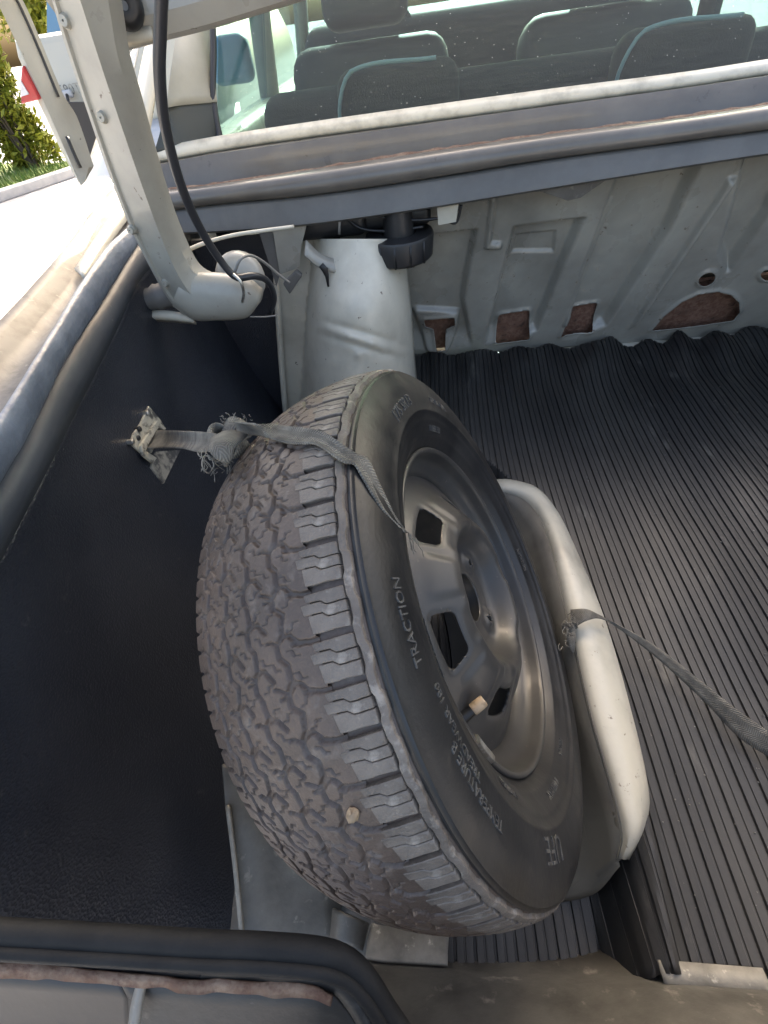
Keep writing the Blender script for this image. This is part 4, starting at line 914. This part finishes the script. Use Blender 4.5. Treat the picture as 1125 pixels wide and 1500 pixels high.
# ------------------------------------------------------------------ ribbed rubber mat
def mat():
    PER = .0250; x0, x1 = -.06, 1.10; unit = [(0, 0), (.0010, -.0034), (.0034, -.0034), (.0044, 0), (.0080, .0003), (.0126, .0), (.0134, -.0014), (.0152, -.0014), (.0160, 0), (.0205, .0003)]
    xs = []; hz = []
    k = 0
    while x0+k*PER < x1:
        for a, b in unit: xs.append(x0+k*PER+a); hz.append(b)
        k += 1
    xs = np.array(xs); hz = np.array(hz); ny = 150; v = np.linspace(0, 1, ny)
    Xg, Vg = np.meshgrid(xs, v, indexing='xy')
    # rear and front edges (world y) as functions of x
    yr = np.interp(xs, [-.06, .01, .20, .235, .45, 1.1], [-.104, -.104, -.097, -.080, -.078, -.078])
    yf = np.interp(xs, [-.06, .84], [1.168, 1.160])+.010*np.sin(xs*37)+.008*np.sin(xs*71+1)+.010*(vnoise(xs*22, xs*0, 3)-.5)
    Y = yr[None]+(yf-yr)[None]*Vg
    fold = np.interp(Y, [-.1, .0, .2, .6, .8, 1.2], [.228, .240, .262, .235, .10, -.4])
    up = sstep(-.042, .0, Xg-fold)
    z = .001+.071*up
    z += .0035*(vnoise(Xg*6, Y*5, 14)-.5)*2*up+.0012*(vnoise(Xg*22, Y*14, 15)-.5)
    # ruffles where the mat meets the seat panel
    ed = sstep(.86, 1.0, Vg); z += ed*(.022*(vnoise(Xg*13, Y*0, 30))+.016*np.abs(np.sin(Xg*24+1.5*np.sin(Xg*9)))**2)
    z += .018*np.exp(-((Xg-.47-(Y-1.1)*.4)/.05)**2)*sstep(.78, .95, Vg)
    z += .012*np.exp(-((Xg-fold-.014)/.012)**2)*sstep(.35, .0, Y)          # raised fold beside the tray
    XX = Xg+.06*sstep(.5, 1.1, Y)*(Y-.5)*.5-.0*Y+.002*np.sin(Y*5)
    V = np.stack([XX, Y, z+hz[None]], -1).reshape(-1, 3)
    o = build('ribbed_mat', V, gridfaces(ny, len(xs)), 'mat', None, thick=-.003, angle=28); tag(o, 'black ribbed rubber mat covering the boot floor', 'rubber mat')
mat()
def grit():
    rng = random.Random(12); V = []; F = []
    for i in range(260):
        x = rng.uniform(.27, .75); y = rng.uniform(-.06, .95) if rng.random() < .7 else rng.uniform(-.06, .2); r = rng.uniform(.0005, .0016); c = np.array([x, y, .0735+r*.3]); n0 = len(V)
        for d in ((1, 0, 0), (-1, 0, 0), (0, 1, 0), (0, -1, 0), (0, 0, 1), (0, 0, -1)): V.append(c+np.array(d)*r*rng.uniform(.6, 1.3))
        F += [(n0+a, n0+b, n0+c_) for a in (0, 1) for b in (2, 3) for c_ in (4, 5)]
    o = build('grit', V, F, 'lightgrime', None, smooth=False); tag(o, 'fine pale grit scattered over the ribbed mat', 'grit', kind='stuff')
grit()
# ------------------------------------------------------------------ straps
def knot_path(c, s, ax=None, n=70):
    t = np.linspace(0, 2*math.pi, n); p = np.stack([np.sin(t)+2*np.sin(2*t), np.cos(t)-2*np.cos(2*t), -1.3*np.sin(3*t)], 1)/3*s
    return np.array(c)+p@np.array(ax if ax is not None else np.eye(3))
def left_strap():
    start = on_lining(222, 645, .012)
    t = empty('tied_strap', start, 'knotted grey webbing strap tied from the anchor plate over the tyre', 'strap')
    k0 = on_tyre(400, 640, .006)-np.array([.02, 0, 0]); K = P(338, 642, 'x', float(k0[0]-.045)); print('strap', start, K, k0)
    e1 = [on_lining(*c4(150, 345), .012), P(*c4(300, 235), 'x', start[0]+.035), P(*c4(420, 240), 'x', start[0]*.45+K[0]*.55), P(*c4(590, 250), 'x', K[0]-.012), P(*c4(680, 270), 'x', K[0]+.008)]
    e1[0] = on_lining(*c4(215, 240), .014)
    e2 = [on_lining(*c4(150, 362), .014), P(*c4(260, 358), 'x', start[0]+.035), P(*c4(400, 362), 'x', start[0]*.45+K[0]*.55), P(*c4(560, 385), 'x', K[0]-.012), P(*c4(680, 350), 'x', K[0]+.008)]
    ribbon('anchor_webbing', e1, e2, 40, 'webbing', t, cols=9, sag=.003)
    top = [(345, 618), (373, 621), (400, 622), (429, 625), (452, 628), (474, 633), (490, 642), (504, 653), (526, 667), (537, 670), (547, 688), (556, 709), (567, 732), (578, 754), (597, 780)]
    bot = [(345, 640), (373, 637), (400, 643), (422, 649), (440, 650), (459, 650), (474, 657), (489, 668), (506, 678), (519, 680), (530, 698), (541, 717), (552, 735), (564, 751), (593, 779)]
    def tt(L, lift):
        out = []
        for k, q in enumerate(L):
            w = on_tyre(*q, lift+(.004 if 5 < k < 10 else .0015))
            out.append(P(*q, 'x', K[0]+.012) if k == 0 else w)
        for k, w in enumerate(out):
            if w is None:                       # a point just off the tyre: keep the distance of the next one on it
                nx = next(z for z in out[k+1:] if z is not None); out[k] = P(*L[k], 'x', float(nx[0]-.006))
        return out
    ribbon('tail_webbing', tt(top, .003), tt(bot, .004), 90, 'webbing', t, cols=9, sag=.0015)
    # the knot: flat webbing wrapped round itself
    V = []; F = []; UV = []
    fwd = -D(338, 642); fwd /= np.linalg.norm(fwd); rt = np.cross((0, 0, 1), fwd); rt /= np.linalg.norm(rt); upv = np.cross(fwd, rt)
    path = knot_path(K, .0165, [rt*1.15, upv*1.0, fwd*.9], 90)
    n = len(path); T = np.gradient(path, axis=0); T /= np.linalg.norm(T, axis=1)[:, None]
    rad = path-K; u = np.r_[0, np.cumsum(np.linalg.norm(np.diff(path, axis=0), axis=1))]
    m = 12
    for i in range(n):
        nn = rad[i]-(rad[i]@T[i])*T[i]; nn /= np.linalg.norm(nn)+1e-9; bb = np.cross(T[i], nn)
        for k in range(m):
            w = 2*math.pi*k/m; V.append(path[i]+bb*.0115*math.cos(w)+nn*.0036*math.sin(w)); UV.append((u[i], .5+.5*math.cos(w)))
    F = gridfaces(n, m, closed_c=True); build('knot', V, F, 'webbing', t, uv=UV)
    ribbon('knot_fold', [P(*c4(600, 300), 'x', K[0]+.0), P(*c4(600, 380), 'x', K[0]+.012), P(*c4(640, 430), 'x', K[0]+.018), P(*c4(690, 440), 'x', K[0]+.014)], [P(*c4(860, 270), 'x', K[0]+.028), P(*c4(800, 330), 'x', K[0]+.030), P(*c4(745, 385), 'x', K[0]+.026), P(*c4(705, 438), 'x', K[0]+.016)], 24, 'webbing', t, cols=9, sag=.006)
    fr = []
    rng = random.Random(4)
    for i in range(26):
        a = P(*c4(rng.uniform(540, 680), rng.uniform(380, 450)), 'x', K[0]+rng.uniform(-.005, .012)); p = [a]
        for _ in range(5): a = a+np.array([rng.gauss(0, .0025), rng.gauss(0, .0025), rng.gauss(-.002, .003)]); p.append(a)
        fr.append(tube_mesh(cr(p, 10), .00035, 4))
    for i in range(30):
        a = P(*c4(rng.uniform(680, 880), rng.uniform(140, 200)), 'x', K[0]+rng.uniform(.0, .012)); p = [a]
        for _ in range(3): a = a+np.array([rng.gauss(0, .0015), rng.gauss(0, .0015), rng.gauss(.001, .0015)]); p.append(a)
        fr.append(tube_mesh(cr(p, 6), .00035, 4))
    e = on_tyre(598, 780, .004)
    lpq = [P(*c4(x, y), 'x', K[0]+.008) for x, y in ((550, 420), (545, 480), (575, 525), (605, 520), (625, 480), (620, 450))]
    fr.append(tube_mesh(cr(lpq, 16), .0007, 5))
    for i in range(6):
        a = e if e is not None else K; p = [a]
        for _ in range(4): a = a+np.array([rng.gauss(.0015, .0015), rng.gauss(-.003, .002), rng.gauss(-.001, .0015)]); p.append(a)
        fr.append(tube_mesh(cr(p, 8), .00035, 4))
    V, F = merge(fr); UV = [(0, .5)]*len(V); tag(build('frayed_threads', V, F, 'webbing', t, uv=UV), kind='stuff')
left_strap()
def right_strap():
    k = P(838, 915, 'z', .145)
    t = empty('floor_strap', P(1000, 1000, 'z', .08), 'thin grey webbing strap stretched from the cream tray edge across the mat', 'strap')
    e1 = [((836, 893), .14), ((858, 892), .155), ((876, 900), .14), ((900, 912), .125), ((960, 946), .115), ((1030, 1000), .11), ((1080, 1040), .11), ((1135, 1078), .11), ((1300, 1200), .10)]
    e2 = [((836, 922), .135), ((858, 910), .15), ((878, 906), .138), ((901, 917), .12), ((962, 964), .105), ((1034, 1030), .095), ((1082, 1080), .09), ((1135, 1115), .09), ((1300, 1240), .085)]
    ribbon('webbing', [P(*q, 'z', v) for q, v in e1], [P(*q, 'z', v) for q, v in e2], 80, 'webbing', t, cols=5)
    # wire buckle and frayed end on the tray edge
    c = P(832, 925, 'z', .142); rng = random.Random(9); fr = []
    for i in range(16):
        a = P(rng.uniform(824, 842), rng.uniform(898, 950), 'z', .148); p = [a]
        for _ in range(4): a = a+np.array([rng.gauss(0, .003), rng.gauss(-.001, .004), rng.gauss(0, .002)]); p.append(a)
        fr.append(tube_mesh(cr(p, 10), .0006, 4))
    V, F = merge(fr); tag(build('frayed_threads', V, F, 'webbing', t, uv=[(0, .5)]*len(V)), kind='stuff')
    path = knot_path(P(834, 918, 'z', .136), .009, None, 60); T = np.gradient(path, axis=0); T /= np.linalg.norm(T, axis=1)[:, None]
    K = path.mean(0); V = []; UV = []
    for i in range(60):
        nn = path[i]-K; nn = nn-(nn@T[i])*T[i]; nn /= np.linalg.norm(nn)+1e-9; bb = np.cross(T[i], nn)
        for k in range(10):
            w = 2*math.pi*k/10; V.append(path[i]+bb*.007*math.cos(w)+nn*.0022*math.sin(w)); UV.append((i*.002, .5+.5*math.cos(w)))
    build('knot', V, gridfaces(60, 10, closed_c=True), 'webbing', t, uv=UV)
    ribbon('loose_end', [P(*q, 'z', z) for q, z in (((828, 915), .14), ((830, 935), .138), ((838, 957), .125))], [P(*q, 'z', z) for q, z in (((842, 915), .14), ((843, 935), .138), ((841, 956), .125))], 14, 'webbing', t, cols=4)
right_strap()
# ------------------------------------------------------------------ loudspeaker under the shelf
def speaker():
    c = P(585, 350, 'y', 1.0); t = empty('loudspeaker', c+np.array([0, 0, .09]), 'black loudspeaker hanging under the parcel shelf beside the wheel housing', 'loudspeaker')
    base = c
    SP = 1.15
    def L(pr, nm, m, par, n=40, jit=0):
        Vv, Ff = lathe_mesh(pr, n); q = np.array(Vv)
        if jit: q = q*(1+jit*(np.random.rand(len(q), 1)-.5))
        return build(nm, base+q*SP, Ff, m, par, angle=40)
    L([(-.030, .001), (-.030, .056), (-.026, .060), (.006, .062), (.010, .060), (.010, .03)], 'magnet_cover', 'black', t)
    L([(.005, .028), (.012, .028), (.030, .026), (.050, .024), (.058, .024), (.058, .01)], 'basket', 'black', t)
    for k in range(5):
        a = -2.6+k*.45; p = [base+SP*np.array([.0615*math.cos(a), .0615*math.sin(a), z]) for z in (-.028, -.01, .006)]
        tube('cover_rib', p, .0025, 'black', t, n=6)
    Vv = []; 
    q = P(598, 384, 'y', .965)
    Vm, Fm = lathe_mesh([(-.020, .001), (-.018, .014), (-.010, .024), (0, .030), (.010, .031)], 30); Vm = np.array(Vm); r_ = 1+.22*(np.random.rand(len(Vm), 1)-.5)
    build('crumbling_foam', q+Vm*r_*np.array([.95, .8, .9])+np.array([0, 0, .008]), Fm, 'crumb', t, smooth=False)
    rbox('wiring_block', P(478, 327, 'y', 1.02), (.17, .05, .05), .018, 'black', t); rbox('amplifier_casing', P(560, 316, 'y', 1.04), (.20, .06, .035), .012, 'black', t)
    # wires and a terminal above
    for pts in ([(520, 300), (560, 318), (620, 322), (668, 312), (672, 296)], [(505, 318), (530, 335), (575, 338), (620, 332)], [(640, 298), (655, 322), (668, 326), (676, 300)]):
        tube('speaker_wire', [P(*q, 'y', .99) for q in pts], .003, 'black', t, samples=24, n=6)
    tube('hanger_stud', [P(498, 312, 'y', .975), P(497, 343, 'y', .975)], .0028, 'wire', t, n=8)
speaker()
# ------------------------------------------------------------------ wiring conduit and loose wires at the hinge
o = tube('wiring_conduit', [P(*q, 'y', y) for q, y in (((238, -40), .62), ((235, 40), .63), ((234, 110), .64), ((242, 185), .655), ((264, 268), .675), ((292, 332), .70), ((322, 380), .715), ((346, 406), .72), ((372, 404), .735), ((392, 412), .76), ((402, 436), .785), ((396, 458), .80))], np.interp(np.linspace(0, 1, 70), [0, .5, .75, 1], [.0062, .0062, .0055, .0045]), 'conduit', None, n=14, samples=70)
tag(o, 'black rubber wiring conduit curving down beside the boot hinge arm', 'conduit')
o = tube('hinge_wire', [P(*q, 'y', y) for q, y in (((344, 398), .70), ((352, 380), .70), ((366, 374), .72), ((385, 383), .75), ((408, 402), .78), ((424, 414), .795))], .0022, 'wire', None, n=8, samples=40); tag(o, 'thin grey wire looping from the hinge neck to a small clip', 'wire')
o = tube('torsion_rod', [P(*q, 'y', y) for q, y in (((262, 372), .80), ((300, 356), .82), ((340, 345), .85), ((385, 338), .88), ((430, 332), .92))], .0032, 'paint', car, n=8, samples=30)
o = tube('cable_clip', [P(*q, 'y', y) for q, y in (((342, 402), .712), ((352, 412), .704), ((357, 428), .706), ((355, 442), .715))], .0024, 'steel', None, n=8, samples=20); tag(o, 'bent wire clip holding the black conduit on the hinge neck', 'clip')
o = tube('earth_wire', [P(*q, 'y', y) for q, y in (((366, 464), .755), ((388, 464), .78), ((405, 462), .80))], .0014, 'wire', None, n=6, samples=16); tag(o, 'short thin grey wire running from the hinge neck to the cream wheel housing', 'wire')
for ob in bpy.data.objects:
    if '_w' in ob: del ob['_w']
